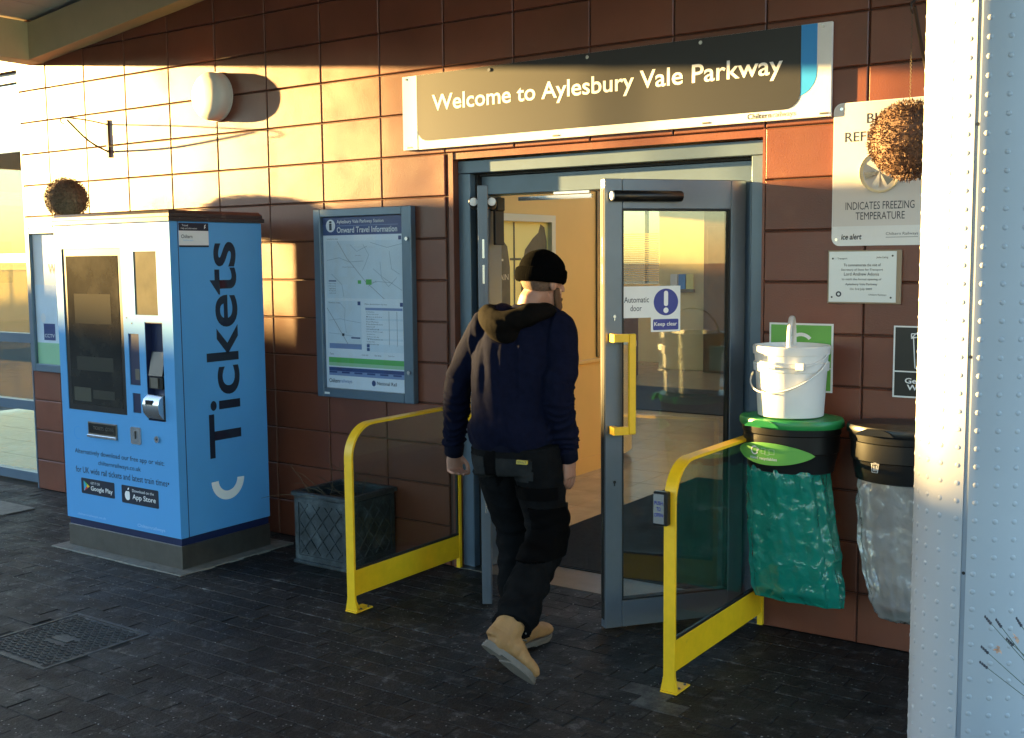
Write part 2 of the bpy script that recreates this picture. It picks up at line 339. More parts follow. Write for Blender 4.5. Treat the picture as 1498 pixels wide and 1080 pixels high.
def plate(pts, o, u, v, m, parent, name, d0=0.0, d1=0.0008, local=False):
    n = Vector(u).cross(Vector(v)); return MB().prism(pts, o, u, v, n, d0, d1).build(name, m, parent, local=local)
def rect(x0, x1, y0, y1): return [(x0, y0), (x1, y0), (x1, y1), (x0, y1)]
def struct(o): o['kind'] = 'structure'; return o
W0 = Vector((0, 0, 0))
def wtext(s, x0, x1, z0, z1, Y, m, parent, **k): return text(s, (x0, x1, z0, z1), (0, Y, 0), X_, Z_, m, parent, **k)
def wplate(pts, Y, m, parent, name, th=0.0008): return plate(pts, (0, Y, 0), X_, Z_, m, parent, name, 0, th)

# ------------------------------------------------------------------ block wall
PX, PZ = 0.4457, 0.2235
DX0, DX1, DZ = -3.672, -1.910, 2.235
WX0, WX1 = -7.595, 1.2
wall = MB()
wall.box(WX0, DX0, 0.012, 0.30, 0, 3.62); wall.box(DX1, WX1, 0.012, 0.30, 0, 3.62); wall.box(DX0, DX1, 0.012, 0.30, DZ, 3.62)
wall = struct(wall.build('wall', mortar_m)); setp(wall, 'wall of large stack-bonded blocks painted glossy reddish brown')
def block_mesh(x0, x1, z0, z1, g=0.0035, c=0.004):
    x0 += g; x1 -= g; z0 += g; z1 -= g; w, h = x1 - x0, z1 - z0
    m_ = MB(); a = [(0, .012, 0), (w, .012, 0), (w, .012, h), (0, .012, h), (0, c, 0), (w, c, 0), (w, c, h), (0, c, h), (c, 0, c), (w - c, 0, c), (w - c, 0, h - c), (c, 0, h - c)]
    m_.add(a, [(0, 1, 5, 4), (1, 2, 6, 5), (2, 3, 7, 6), (3, 0, 4, 7), (4, 5, 9, 8), (5, 6, 10, 9), (6, 7, 11, 10), (7, 4, 8, 11), (8, 9, 10, 11)]); return m_, (x0, z0)
cache = {}
xs = [-1.4645 + PX * k for k in range(-14, 7)]
xs = [WX0] + [x for x in xs if WX0 + .05 < x < WX1 - .05] + [WX1]
nb = 0
for j in range(16):
    z0, z1 = j * PZ, (j + 1) * PZ
    for i in range(len(xs) - 1):
        x0, x1 = xs[i], xs[i + 1]
        if z1 < DZ + .01:
            if x0 > DX0 - .1 and x1 < DX1 + .1: continue
        key = (round(x1 - x0, 3),)
        if key not in cache:
            m_, org = block_mesh(x0, x1, z0, z1); m_.v = [(q[0], q[1], q[2]) for q in m_.v]
            ob = m_.build('brick', block_m, wall); cache[key] = ob.data
        else:
            ob = bpy.data.objects.new('brick', cache[key]); COL.objects.link(ob); ob.parent = wall
        ob.location = (x0 + .0035, random.uniform(-.0012, .0008), z0 + .0035); nb += 1
# threshold / door reveal (rendered jambs and soffit)
struct(MB().box(DX0 - .0, DX0 + .03, .0, .30, 0, DZ - .001).box(DX1 - .012, DX1, .004, .30, 0, DZ - .001).box(DX0 + .03, DX1 - .012, .004, .30, 2.20, DZ - .003).build('door_reveal', block_m))
# left window wall beyond the block wall
# ------------------------------------------------------------------ ground
struct(MB().box(-9.6, 2.6, -6.2, 0.30, -.30, -.0045).build('pavement_base', joint_m))
pave = struct(MB().box(-9.55, 2.55, -6.15, -6.10, -.012, 0).build('pavement', joint_m)); setp(pave, 'dark worn block paving in front of the station entrance')
struct(MB().box(-300, 300, -300, 300, -.40, -.31).build('ground', asphalt_m))
def inv_frame(p):
    q = Vector(p) - CAMP; c = [rows[0][i] * q[0] + rows[1][i] * q[1] + rows[2][i] * q[2] for i in range(3)]
    return 749 + 1627 * c[0] / max(c[2], .01), 540 + 1627 * c[1] / max(c[2], .01), c[2]
BRL, BRW = 0.205, 0.1025
br = []
ny = int(6.1 / BRW)
for j in range(ny):
    y1 = 0.0 - j * BRW; y0 = y1 - BRW
    off = (j % 2) * BRL / 2
    for i in range(int(12.1 / BRL) + 1):
        x0 = -9.55 + i * BRL - off
        br.append((x0, y0, x0 + BRL, y1))
def blocked(b):
    cx, cy = (b[0] + b[2]) / 2, (b[1] + b[3]) / 2
    if -4.70 < cx < -4.16 and -2.15 < cy < -1.62: return True
    if -5.93 < cx < -4.82 and -.92 < cy < -.15: return True
    return b[2] > 2.55
br = [b for b in br if not blocked(b)]
def score(b):
    x, y, d = inv_frame(((b[0] + b[2]) / 2, (b[1] + b[3]) / 2, 0))
    return d if (d > 0.5 and -30 < x < 1350 and y < 1110) else 99 + d
br.sort(key=score)
def brick_mb(mb, x0, x1, y0, y1, dz):
    g = .0006 + random.uniform(0, .0012); c = .0018; x0 += g; x1 -= g; y0 += g; y1 -= g; t = dz
    tl = random.uniform(-.0008, .0008)
    mb.add([(x0, y0, -.03), (x1, y0, -.03), (x1, y1, -.03), (x0, y1, -.03), (x0, y0, t - c), (x1, y0, t - c + tl), (x1, y1, t - c + tl), (x0, y1, t - c),
            (x0 + c, y0 + c, t), (x1 - c, y0 + c, t + tl), (x1 - c, y1 - c, t + tl), (x0 + c, y1 - c, t)],
           [(0, 1, 5, 4), (1, 2, 6, 5), (2, 3, 7, 6), (3, 0, 4, 7), (4, 5, 9, 8), (5, 6, 10, 9), (6, 7, 11, 10), (7, 4, 8, 11), (8, 9, 10, 11)])
bm_cache = []
for k in range(10):
    m_ = MB(); brick_mb(m_, 0, BRL, 0, BRW, 0)
    bm_cache.append(m_)
meshes = {}
for k, b in enumerate(br[:300]):
    pale = (-2.02 < (b[0] + b[2]) / 2 < -1.78 and -1.12 < (b[1] + b[3]) / 2 < -.90)
    key = (k % 10, pale)
    if key not in meshes:
        o = bm_cache[key[0]].build('brick', pale_brick if pale else brick_m, pave); meshes[key] = o.data
    else:
        o = bpy.data.objects.new('brick', meshes[key]); COL.objects.link(o); o.parent = pave
    o.location = (b[0], b[1], random.uniform(-.0022, .0012))
rest = MB()
for b in br[300:]: brick_mb(rest, b[0], b[2], b[1], b[3], random.uniform(-.0022, .0012))
o = rest.build('bricks', brick_m, pave); o['kind'] = 'stuff'
# pale concrete slab near the left window
slab = MB().box(-7.62, -6.97, -.66, -.42, .0025, .007).build('paving_slab', concrete_m, pave); setp(slab, 'pale worn concrete slab among the dark bricks')
# manhole cover
mh = thing('manhole_cover', (-4.43, -1.885, 0), 'square dark metal manhole cover with raised diamond tread set in the paving', 'manhole cover')
MB().box(-4.70, -4.16, -2.15, -2.135, -.03, .001).box(-4.70, -4.16, -1.635, -1.62, -.03, .001).box(-4.70, -4.685, -2.134, -1.636, -.03, .001).box(-4.175, -4.16, -2.134, -1.636, -.03, .001).build('frame', iron_m, mh)
MB().box(-4.680, -4.180, -2.130, -1.640, -.03, -.003).build('plate', iron_m, mh)
tr = MB()
nx = 20
for i in range(nx):
    for j in range(nx):
        cx = -4.668 + (i + .5) * .476 / nx; cy = -2.118 + (j + .5) * .466 / nx
        if abs(cx + 4.43) < .07 and abs(cy + 1.885) < .035: continue
        a = R(45 if (i + j) % 2 else -45); l, w = .0105, .0032; ca, sa = math.cos(a), math.sin(a)
        pts = [(l * ca, l * sa), (-w * sa, w * ca), (-l * ca, -l * sa), (w * sa, -w * ca)]
        tr.prism(pts, (cx, cy, -.003), X_, Y_, Z_, 0, .0045)
o = tr.build('tread', iron_m, mh); o['kind'] = 'stuff'
MB().box(-4.49, -4.37, -1.905, -1.865, -.003, .002).build('lifting_recess', iron_m, mh)

# ------------------------------------------------------------------ interior hall
fl = struct(MB().box(-12, 1.2, .30, 11.2, -.1, -.012).build('floor', grout_m)); setp(fl, 'polished brown tiled floor inside the ticket hall')
tiles = MB(); TS = .45
tl = []
for i in range(int(13.2 / TS) + 1):
    for j in range(int(10.9 / TS) + 1):
        x0, y0 = -12 + i * TS, .30 + j * TS
        if x0 + TS > 1.2: continue
        tl.append((x0, y0))
tl.sort(key=lambda q: (q[0] + 4.2) ** 2 + (q[1] - 3) ** 2)
t0 = None
for k, (x0, y0) in enumerate(tl):
    if k < 240:
        if t0 is None: t0 = MB().box(.002, TS - .002, .002, TS - .002, -.02, 0).build('tile', tile_m, fl); t0.location = (x0, y0, 0)
        else:
            o = bpy.data.objects.new('tile', t0.data); COL.objects.link(o); o.parent = fl; o.location = (x0, y0, 0)
    else: tiles.box(x0 + .002, x0 + TS - .002, y0 + .002, y0 + TS - .002, -.02, 0)
o = tiles.build('tiles', tile_m, fl); o['kind'] = 'stuff'
struct(MB().box(DX0, DX1, .0, .30, -.2, .004).build('door_threshold', steel_m))
dm = thing('entrance_mat', (-2.8, 1.2, 0), 'dark ribbed entrance mat just inside the doorway', 'doormat')
MB().box(-3.62, -1.0, .31, 2.95, .002, .008).build('backing', mat_m, dm)
rb = MB()
for i in range(150):
    y = .32 + i * .0174; rb.box(-3.61, -1.01, y, y + .009, .008, .013)
o = rb.build('rib', mat_m, dm); o['kind'] = 'stuff'
o = recenter(MB().box(-8.6, -3.9, 6.1, 8.1, .002, .01).build('floor_mat', mat_m)); setp(o, 'dark floor mat lying across the hall farther inside', 'doormat')
CZ = 2.75
struct(MB().box(-12.2, 1.2, .30, .6, CZ, CZ + .2).box(-12.2, -8.2, .6, 11.4, CZ, CZ + .2).box(-.7, 1.2, .6, 11.4, CZ, CZ + .2).box(-8.2, -.7, 10.4, 11.4, CZ, CZ + .2).build('ceiling', cream_wall))
o = struct(MB().box(-12.2, -9.6, 11.2, 11.4, 0, CZ).box(-7.9, 1.4, 11.2, 11.4, 0, CZ).box(-9.6, -7.9, 11.2, 11.4, 0, 1.25).box(-.7, -.5, .31, 11.19, 0, CZ - .001).build('inner_wall', cream_wall))
ew = thing('sun_glazing', (-12.1, 5.7, 0), 'unseen glazed end wall added at the far left to let sun into the hall', 'window')  # unseen glazing put in so low sun reaches the hall
for k in range(9): MB().box(-12.14, -12.06, .31 + k * 1.33, .37 + k * 1.33, 0, CZ - .002).build('mullion', frame_m, ew)
for k in range(8): MB().box(-12.103, -12.097, .3705 + k * 1.33, 1.6395 + k * 1.33, .05, CZ - .01).build('pane', win_glass, ew)
rl = thing('light_opening', (-4.7, 5.6, CZ + .2), 'unseen glazed roof opening added to let sky light into the ticket hall', 'light_opening')  # unseen opening put in to brighten the hall with sky light
g_ = MB()
for i in range(8): g_.box(-8.2 + i * 1.05 - .03, -8.2 + i * 1.05 + .03, .6, 10.4, CZ + .2, CZ + .26)
g_.build('bar', white_m, rl); MB().box(-8.3, -.6, .5, 10.5, CZ + .262, CZ + .268).build('pane', rail_glass, rl)
# office partition
op = thing('office_partition', (-5.2, 1.6, 0), 'ochre partition wall with a poster window left of the entrance', 'partition')
MB().box(-6.2, -4.45, .35, 2.93, 0, CZ - .002).build('panel', ochre_m, op)
MB().box(-4.449, -4.425, .35, 2.93, .86, .89, .004).build('rail_moulding', ochre_m, op)
MB().box(-4.449, -4.442, .36, 2.92, .0, .12).build('skirting', ochre_m, op)
MB().box(-4.449, -4.435, 2.85, 2.925, .90, 2.60).build('edge_trim', steel_m, op)
f_ = MB(); fx0, fx1, fy0, fy1, fz0, fz1 = -4.449, -4.405, 1.36, 2.20, .98, 1.985
f_.box(fx0, fx1, fy0, fy0 + .06, fz0, fz1).box(fx0, fx1, fy1 - .05, fy1, fz0, fz1).box(fx0, fx1, fy0 + .06, fy1 - .05, fz1 - .05, fz1).box(fx0, fx1, fy0 + .06, fy1 - .05, fz0, fz0 + .05)
pf = thing('framed_print', (-4.43, 1.78, fz0), 'pale metal framed print of dark garments, golden reflection painted in as yellow, on the ochre wall', 'picture')
f_.build('frame', cream_dial, pf)
MB().box(-4.448, -4.440, fy0 + .06, fy1 - .05, fz0 + .05, fz1 - .05).build('print', yellow_glow_print, pf)
O_ = (-4.4395, 0, 0); U_, V_ = Y_, Z_
gar = [(1.42, 1.0), (1.63, 1.0), (1.66, 1.35), (1.66, 1.62), (1.63, 1.76), (1.57, 1.81), (1.50, 1.86), (1.42, 1.88)]
plate(gar, O_, U_, V_, garment_m, pf, 'garment')
gar2 = [(1.80, 1.0), (2.13, 1.0), (2.13, 1.80), (2.10, 1.90), (2.05, 1.92), (2.02, 1.86), (1.95, 1.82), (1.85, 1.74), (1.80, 1.60), (1.79, 1.3)]
plate(gar2, O_, U_, V_, garment_m, pf, 'garment')
gl_ = MB(); gl_.box(-4.4395, -4.438, 1.705, 1.722, 1.03, 1.93).box(-4.4395, -4.4382, 1.66, 1.80, 1.665, 1.68).box(-4.4395, -4.4382, 1.66, 1.80, 1.27, 1.285); gl_.build('grid_line', garment_m, pf)
text('tabl', (1.83, 2.04, 1.52, 1.60), (-4.4385, 0, 0), U_, V_, cream_dial, pf, weight=.01)
text('L', (1.53, 1.58, 1.66, 1.76), (-4.4385, 0, 0), U_, V_, cream_dial, pf, weight=.01)
text('TRAIN', (1.46, 1.64, 1.53, 1.57), (-4.4385, 0, 0), U_, V_, cream_dial, pf)
# counter with a curved end
ct = thing('service_counter', (-5.1, 3.3, 0), 'cream panelled service counter with rounded end inside the hall', 'counter')
cp = [(-6.2, 2.94), (-4.45, 2.94), (-4.45, 3.25)] + [(-4.45 - .75 + .75 * math.cos(R(a)), 3.25 + .75 * math.sin(R(a))) for a in range(8, 91, 8)] + [(-6.2, 4.0)]
MB().prism(cp, W0, X_, Y_, Z_, .06, .93).build('body', cream_wall, ct, smooth=True)
cp2 = [(-6.2, 2.94), (-4.41, 2.94), (-4.41, 3.25)] + [(-4.45 - .75 + .79 * math.cos(R(a)), 3.25 + .79 * math.sin(R(a))) for a in range(8, 91, 8)] + [(-6.2, 4.04)]
MB().prism(cp2, W0, X_, Y_, Z_, .931, .97).build('worktop', cream_wall, ct, smooth=True)
o = recenter(MB().box(-7.75, -6.95, 10.3, 10.9, 0, CZ - .002, .01).build('pillar', cream_wall)); setp(o, 'square cream pillar at the back of the hall', 'pillar')
dr = thing('inner_door', (-5.9, 11.1, 0), 'brown wooden inner doors with a steel kick plate', 'door')
MB().box(-6.93, -4.6, 10.12, 10.197, 0, 2.7).build('surround', brown_wood, dr); MB().box(-6.85, -5.95, 10.06, 10.118, .01, 2.1, .003).build('door_leaf', brown_wood, dr); MB().box(-5.93, -5.03, 10.06, 10.118, .01, 2.1, .003).build('door_leaf', brown_wood, dr)
MB().box(-6.8, -6.0, 10.05, 10.058, .04, .4).build('kick_plate', steel_m, dr)
MB().box(-6.09, -6.05, 9.98, 10.058, .95, 1.25, .004).build('handle', chrome_m, dr)
bw = thing('reflection_window', (-8.75, 11.3, 1.25), 'added rear window with blinds standing in for reflections in the right door glass', 'window')  # added window; its slats imitate louvred reflections in the door glass
for k in range(4): MB().box(-9.6 + k * .55, -9.56 + k * .55, 11.27, 11.33, 1.26, CZ - .002).build('mullion', frame_m, bw)
MB().box(-9.6, -7.9, 11.297, 11.303, 1.255, CZ - .005).build('pane', win_glass, bw)
for k in range(22): MB().box(-9.58, -7.92, 11.21, 11.235, 1.30 + k * .035, 1.316 + k * .035).build('slat', cream_wall, bw)
nb_ = thing('notice_rack', (-7.35, 10.27, 1.2), 'small leaflet rack on the cream pillar in the hall', 'leaflet rack')
MB().box(-7.55, -7.15, 10.24, 10.298, 1.15, 1.20, .003).build('shelf', steel_m, nb_)
for k in range(3): MB().box(-7.53 + k * .13, -7.42 + k * .13, 10.25, 10.28, 1.2005, 1.42).build('leaflet', (white_m, sign_blue, yellow_glow_print)[k], nb_)
cb = thing('display_unit', (-6.6, 8.8, 0), 'dark maroon display unit with paper tray beside the counter', 'cabinet')
MB().box(-8.1, -7.55, 8.9, 9.3, .0, .95, .01).build('body', red_unit, cb); MB().box(-8.1, -7.55, 8.82, 8.898, .80, .84).build('tray', steel_m, cb)

# ------------------------------------------------------------------ left window wall
ww = thing('window_wall', (-9.8, .1, 0), 'tall glazed window wall with grey transoms at the far left', 'window')
for x in (-12.2, -10.2, -8.9, -7.68): MB().box(x, x + .07, .06, .14, 0, 3.1).build('mullion', frame_m, ww)
for z in (.02, .57, 1.08, 1.68, 3.0): MB().box(-12.13, -7.68, .065, .135, z, z + .07).build('transom', frame_m, ww)
for a, b in ((-12.13, -10.2), (-10.13, -8.9), (-8.83, -7.68)):
    for z0, z1 in ((.09, .57), (.64, 1.08), (1.15, 1.68), (1.75, 3.0)):
        MB().box(a, b, .097, .103, z0, z1).build('pane', win_glass, ww)
MB().box(-7.61, -7.596, .0, .14, 0, 3.1).build('end_trim', frame_m, ww)
sl = MB()
for i in range(14): sl.box(-12.1, -7.7, .5 + i * .0, .52, 1.9 + i * .08, 1.93 + i * .08)
struct(MB().box(-12.2, -7.596, .02, .30, 3.0715, 3.62).build('lintel', block_m))

# ------------------------------------------------------------------ canopy
eb = struct(MB().box(-7.42, -7.25, -6.9, -.002, 3.075, 3.34, .006).build('eaves_beam', cream_m)); setp(eb, 'cream horizontal canopy beam running out from the wall')
def az(x):
    t = (x + 7.4); return 3.066 + .105 * t + .004 * t * t
for yb, th in ((-.002, .12), (-3.3, .14), (-6.6, .14)):
    m_ = MB(); n = 30; v_ = []
    for i in range(n + 1):
        x = -7.248 + (3.4 + 7.248) * i / n; z = az(x)
        v_ += [(x, yb - th, z), (x, yb, z), (x, yb, z + .25), (x, yb - th, z + .25)]
    f_ = [(0, 1, 2, 3), (n * 4 + 3, n * 4 + 2, n * 4 + 1, n * 4)]
    for i in range(n):
        for k in range(4): f_.append((i * 4 + k, i * 4 + (k + 1) % 4, i * 4 + 4 + (k + 1) % 4, i * 4 + 4 + k))
    struct(m_.add(v_, f_).build('arch_beam', cream_m))
rf = struct(MB().box(-7.9, -7.88, -4.7, 0, 3.36, 3.40).build('roof', roof_m)); m_ = MB()
for k in range(36):
    x0 = -7.9 + k * .32; x1 = x0 + .312; z0, z1 = az(x0) + .275 + (.06 if x0 < -7.3 else 0), az(x1) + .275 + (.06 if x0 < -7.3 else 0)
    q = MB().add([(x0, -7.0, z0), (x1, -7.0, z1), (x1, 0.2, z1), (x0, 0.2, z0), (x0, -7.0, z0 + .05), (x1, -7.0, z1 + .05), (x1, .2, z1 + .05), (x0, .2, z0 + .05)],
             [(0, 3, 2, 1), (4, 5, 6, 7), (0, 1, 5, 4), (1, 2, 6, 5), (2, 3, 7, 6), (3, 0, 4, 7)]).build('roof_panel', roof_m, rf)

# ------------------------------------------------------------------ door set
ds = thing('entrance_surround', (-2.79, .1, 0), 'grey-blue metal frame around the automatic entrance doors', 'door frame')
ds['kind'] = 'thing'
MB().box(-3.642, -3.565, .045, .16, .005, 2.125, .003).build('jamb', frame_m, ds)
MB().box(-1.99, -1.922, .045, .16, .005, 2.125, .003).build('jamb', frame_m, ds)
MB().box(-3.642, -1.922, .045, .16, 2.127, 2.192, .003).build('head', frame_m, ds)
MB().box(-3.564, -1.991, .125, .27, 2.015, 2.112, .003).build('operator_box', frame_m, ds)
MB().box(-3.562, -3.545, .09, .20, .005, 2.12).box(-2.008, -1.992, .09, .20, .005, 2.12).box(-3.545, -2.008, .10, .20, 2.113, 2.124).build('gasket', rubber_m, ds)
MB().box(-3.544, -3.50, .11, .24, .005, 2.013, .003).build('inner_jamb', frame_m, ds)
MB().box(-2.05, -2.010, .11, .24, .005, 2.013, .003).build('inner_jamb', frame_m, ds)
MB().box(-3.30, -2.86, .11, .125, 1.975, 1.995).build('track', chrome_m, ds)
MB().box(-3.08, -2.87, .105, .124, 2.0, 2.012).build('track', chrome_m, ds)
for x in (-3.5,): MB().box(-3.47, -3.455, .12, .2, 1.75, 1.95, .002).box(-3.49, -3.44, .12, .19, 1.93, 2.0, .006).build('cable_guard', rubber_m, ds)
def leaf(name, hinge, ang, label, flip):
    """leaf in local frame: +x from hinge to free edge, y thickness (outer face = flip side), z up"""
    t = thing(name, (hinge[0], hinge[1], 0), label, 'door', 'automatic entrance door leaves', rz=ang)
    L_, T = .69, .024
    MB().box(0.002, .075, -T, T, .01, 2.02, .003).build('stile', leaf_m, t, local=True)
    MB().box(L_ - .083, L_, -T, T, .01, 2.02, .003).build('stile', leaf_m, t, local=True)
    MB().box(.0755, L_ - .0835, -T, T, 1.89, 2.02, .003).build('rail', leaf_m, t, local=True)
    MB().box(.0755, L_ - .0835, -T, T, .01, .13, .003).build('rail', leaf_m, t, local=True)
    MB().box(.074, L_ - .082, -.004, .004, .128, 1.892).build('glass', glass_m, t, local=True)
    g = .007
    MB().box(.0757, .0757 + g, -.02, .02, .131, 1.889).box(L_ - .0838 - g, L_ - .0838, -.02, .02, .131, 1.889).box(.0828, L_ - .091, -.02, .02, 1.882, 1.8895).box(.0828, L_ - .091, -.02, .02, .1305, .138).build('gasket', rubber_m, t, local=True)
    MB().box(L_ + .0005, L_ + .004, -.016, -.004, .05, 1.98).box(L_ + .0005, L_ + .004, .006, .016, .05, 1.98).build('edge_seal', rubber_m if flip > 0 else leaf_m, t, local=True)
    for z in (1.74, 1.62, .52): MB().box(L_ + .0005, L_ + .0032, -.009, .009, z - .06, z + .03, .001).build('lock_plate', chrome_m, t, local=True)
    for s in (1, -1):
        a = MB(); a.lathe([(.020, .33), (.024, .335), (.024, .655), (.020, .66)], (0, s * (T + .019), 1.945), 16, 'X'); a.build('sensor_bar', black_m, t, local=True, smooth=True)
        c_ = MB(); c_.lathe([(.020, .6605), (.019, .668), (.010, .672)], (0, s * (T + .019), 1.945), 16, 'X'); c_.build('sensor_cap', white_m, t, local=True, smooth=True)
    s = flip
    h = MB().box(.567, .602, s * (T + .046), s * (T + .062), .90, 1.345, .004); h.build('handle', yellow_m, t, local=True)
    for za, zb in ((.90, .935), (1.31, 1.345)): MB().prism([(.6025, T + .044), (.648, T + .044), (.648, T + .0005), (.672, T + .0005), (.672, T + .060), (.6025, T + .060)], (0, 0, za), X_, Y_ * s, Z_, 0, zb - za).build('handle_arm', yellow_m, t, local=True)
    for z in (1.42, .68): MB().lathe([(.007, 0), (.007, .003)], (.645, s * (T + .0005) if s > 0 else -T - .0035, z), 10, 'Y').box(.6425, .6475, min(s * (T + .0005), s * (T + .003)), max(s * (T + .0005), s * (T + .003)), z - .018, z - .006).build('keyhole', black_m if z < 1 else chrome_m, t, local=True)
    return t
angR = math.atan2(-.53, -.41)
rl_ = leaf('door_leaf', (-2.05, .1), angR, 'right-hand glass door leaf with the automatic door notice and yellow handle', 1)
angL = math.atan2(-.57, .41)
ll_ = leaf('door_leaf', (-3.515, .1), angL, 'left-hand door leaf seen edge-on beside the walking man', -1)
# automatic door notice stuck on the right leaf (one L-shaped white sticker)
nt_ = thing('door_notice', (-2.35, -.2, 1.34), 'white and blue automatic door keep clear notice on the right door glass', 'sign')
lm = Matrix.Translation((-2.05, .1, 0)) @ Matrix.Rotation(angR, 4, 'Z')
U_ = (lm.to_3x3() @ Vector((-1, 0, 0))); O_ = lm @ Vector((0, .0065, 0)); V_ = Z_
plate([(-.60, 1.41), (-.462, 1.41), (-.462, 1.345), (-.318, 1.345), (-.318, 1.55), (-.60, 1.55)], O_, U_, V_, white_m, nt_, 'board', 0, .001)
O_ = O_ + U_.cross(V_) * .0014
cc = (-.389, 1.478)
plate([(cc[0] + .060 * math.cos(R(a)), cc[1] + .060 * math.sin(R(a))) for a in range(0, 360, 10)], O_, U_, V_, blue_round, nt_, 'symbol_disc', 0, .0004)
plate(rrect(-.452, -.327, 1.353, 1.402, .006), O_, U_, V_, blue_round, nt_, 'caption_panel', 0, .0004)
text('Automatic', (-.592, -.472, 1.478, 1.504), O_, U_, V_, ink_m, nt_, weight=.004)
text('door', (-.562, -.507, 1.440, 1.466), O_, U_, V_, ink_m, nt_, weight=.004)
text('Keep clear', (-.446, -.334, 1.366, 1.389), O_, U_, V_, white_ink, nt_, weight=.008, depth=.0009)
plate(rrect(cc[0] - .010, cc[0] + .010, cc[1] - .018, cc[1] + .050, .009), O_, U_, V_, white_ink, nt_, 'exclamation_mark', .0006, .0010)
plate([(cc[0] + .0125 * math.cos(R(a)), cc[1] - .037 + .0125 * math.sin(R(a))) for a in range(0, 360, 20)], O_, U_, V_, white_ink, nt_, 'exclamation_mark', .0006, .0010)

# ------------------------------------------------------------------ welcome sign
sg = thing('station_sign', (-2.785, 0, 2.26), 'long welcome sign in white, black and blue above the entrance', 'sign')
MB().box(-3.96, -1.612, -.022, -.004, 2.262, 2.652, .002).build('board', white_m, sg)
wplate(rrect(-3.958, -1.675, 2.352, 2.651, .10, (0, 1, 0, 0)), -.0225, sign_blue, sg, 'blue_band', .0004)
wplate(rect(-3.958, -3.86, 2.264, 2.651), -.0232, sign_pale, sg, 'pale_band', .0004)
wplate(rrect(-3.86, -1.745, 2.305, 2.651, .07, (1, 1, 0, 0)), -.0232, sign_dark, sg, 'dark_panel', .0004)
# letters one word at a time keeps the spacing of the photograph
words = [('Welcome', -3.765, -3.275, 2.455, 2.540), ('to', -3.205, -3.095, 2.455, 2.532), ('Aylesbury', -3.015, -2.515, 2.430, 2.538), ('Vale', -2.455, -2.245, 2.455, 2.540), ('Parkway', -2.185, -1.815, 2.430, 2.538)]
text('Welcome to Aylesbury Vale Parkway', (-3.755, -1.825, 2.432, 2.540), (0, -.0238, 0), X_, Z_, white_ink, sg, weight=.012, res=4)
text('Chiltern', (-1.985, -1.875, 2.276, 2.299), (0, -.0225, 0), X_, Z_, ink_m, sg, weight=.01)
text('railways', (-1.868, -1.765, 2.270, 2.299), (0, -.0225, 0), X_, Z_, grey_ink, sg)
for x in (-3.38, -2.80, -2.21): MB().lathe([(.009, 0), (.009, .004)], (x, -.0275, 2.632), 12, 'Y').build('screw', chrome_m, sg, smooth=True)
for x in (-3.93, -3.0, -2.2, -1.66): MB().box(x, x + .035, -.0245, -.0222, 2.272, 2.280).build('clip', steel_m, sg)
for x in (-3.93, -1.65): MB().lathe([(.006, 0), (.006, .003)], (x, -.0255, 2.636), 12, 'Y').build('screw', chrome_m, sg, smooth=True)

# ------------------------------------------------------------------ onward travel poster
ps = thing('poster_case', (-4.27, 0, .89), 'grey framed onward travel information poster with a pale map', 'poster')
px0, px1, pz0, pz1 = -4.632, -3.900, .887, 1.968
f_ = MB(); f_.box(px0, px0 + .052, -.045, -.001, pz0, pz1, .004); f_.build('frame', frame_m, ps)
MB().box(px1 - .068, px1, -.045, -.001, pz0, pz1, .004).build('frame', frame_m, ps)
MB().box(px0 + .053, px1 - .069, -.045, -.001, pz0, pz0 + .052, .004).build('frame', frame_m, ps)
MB().box(px0 + .053, px1 - .069, -.045, -.001, pz1 - .045, pz1, .004).build('frame', frame_m, ps)
ix0, ix1, iz0, iz1 = px0 + .053, px1 - .069, pz0 + .053, pz1 - .046
MB().box(ix0, ix1, -.018, -.002, iz0, iz1).build('sheet', poster_bg, ps)
PY = -.0185; w_, h_ = ix1 - ix0, iz1 - iz0
def pp(a, b, c, d): return (ix0 + a * w_, ix0 + c * w_, iz1 - d * h_, iz1 - b * h_)   # a,b = left,top ; c,d = right,bottom (fractions)
def pbox(a, b, c, d, m, name='print', dy=0.0):
    q = pp(a, b, c, d); return wplate(rect(*q), PY - dy, m, ps, name, .0003)
def ptext(s, a, b, c, d, m, **k): q = pp(a, b, c, d); return wtext(s, q[0], q[1], q[2], q[3], PY - .0006, m, ps, **k)
pbox(0, 0, 1, .105, poster_navy, 'header')
q = pp(.10, .05, .1, .05); wplate([(q[0] + .036 * math.cos(R(a)), q[2] + .036 * math.sin(R(a))) for a in range(0, 360, 12)], PY - .0004, white_ink, ps, 'info_disc', .0003)
wtext('i', q[0] - .011, q[0] + .011, q[2] - .025, q[2] + .028, PY - .0012, ink_m, ps, weight=.03)
ptext('Aylesbury Vale Parkway Station', .18, .018, .76, .043, white_ink, weight=.006)
pbox(.18, .050, .93, .0525, poster_lav, 'rule', .0004)
ptext('Onward Travel Information', .18, .058, .92, .092, white_ink, weight=.012)
pbox(.03, .118, .97, .47, poster_map, 'map'); pbox(.03, .118, .97, .138, poster_bg, 'strip', .0004); ptext('Local area map', .05, .122, .19, .132, grey_ink); pbox(.93, .115, .965, .137, poster_navy, 'tab', .0006)
pbox(.03, .485, .46, .765, poster_map, 'map'); pbox(.42, .487, .455, .509, poster_navy, 'tab', .0006); ptext('Station map', .05, .492, .20, .503, grey_ink)
pbox(.50, .49, .975, .765, poster_bg, 'table_panel'); ptext('Main destinations by bus', .51, .497, .78, .508, grey_ink); pbox(.935, .49, .97, .512, poster_navy, 'tab', .0006)
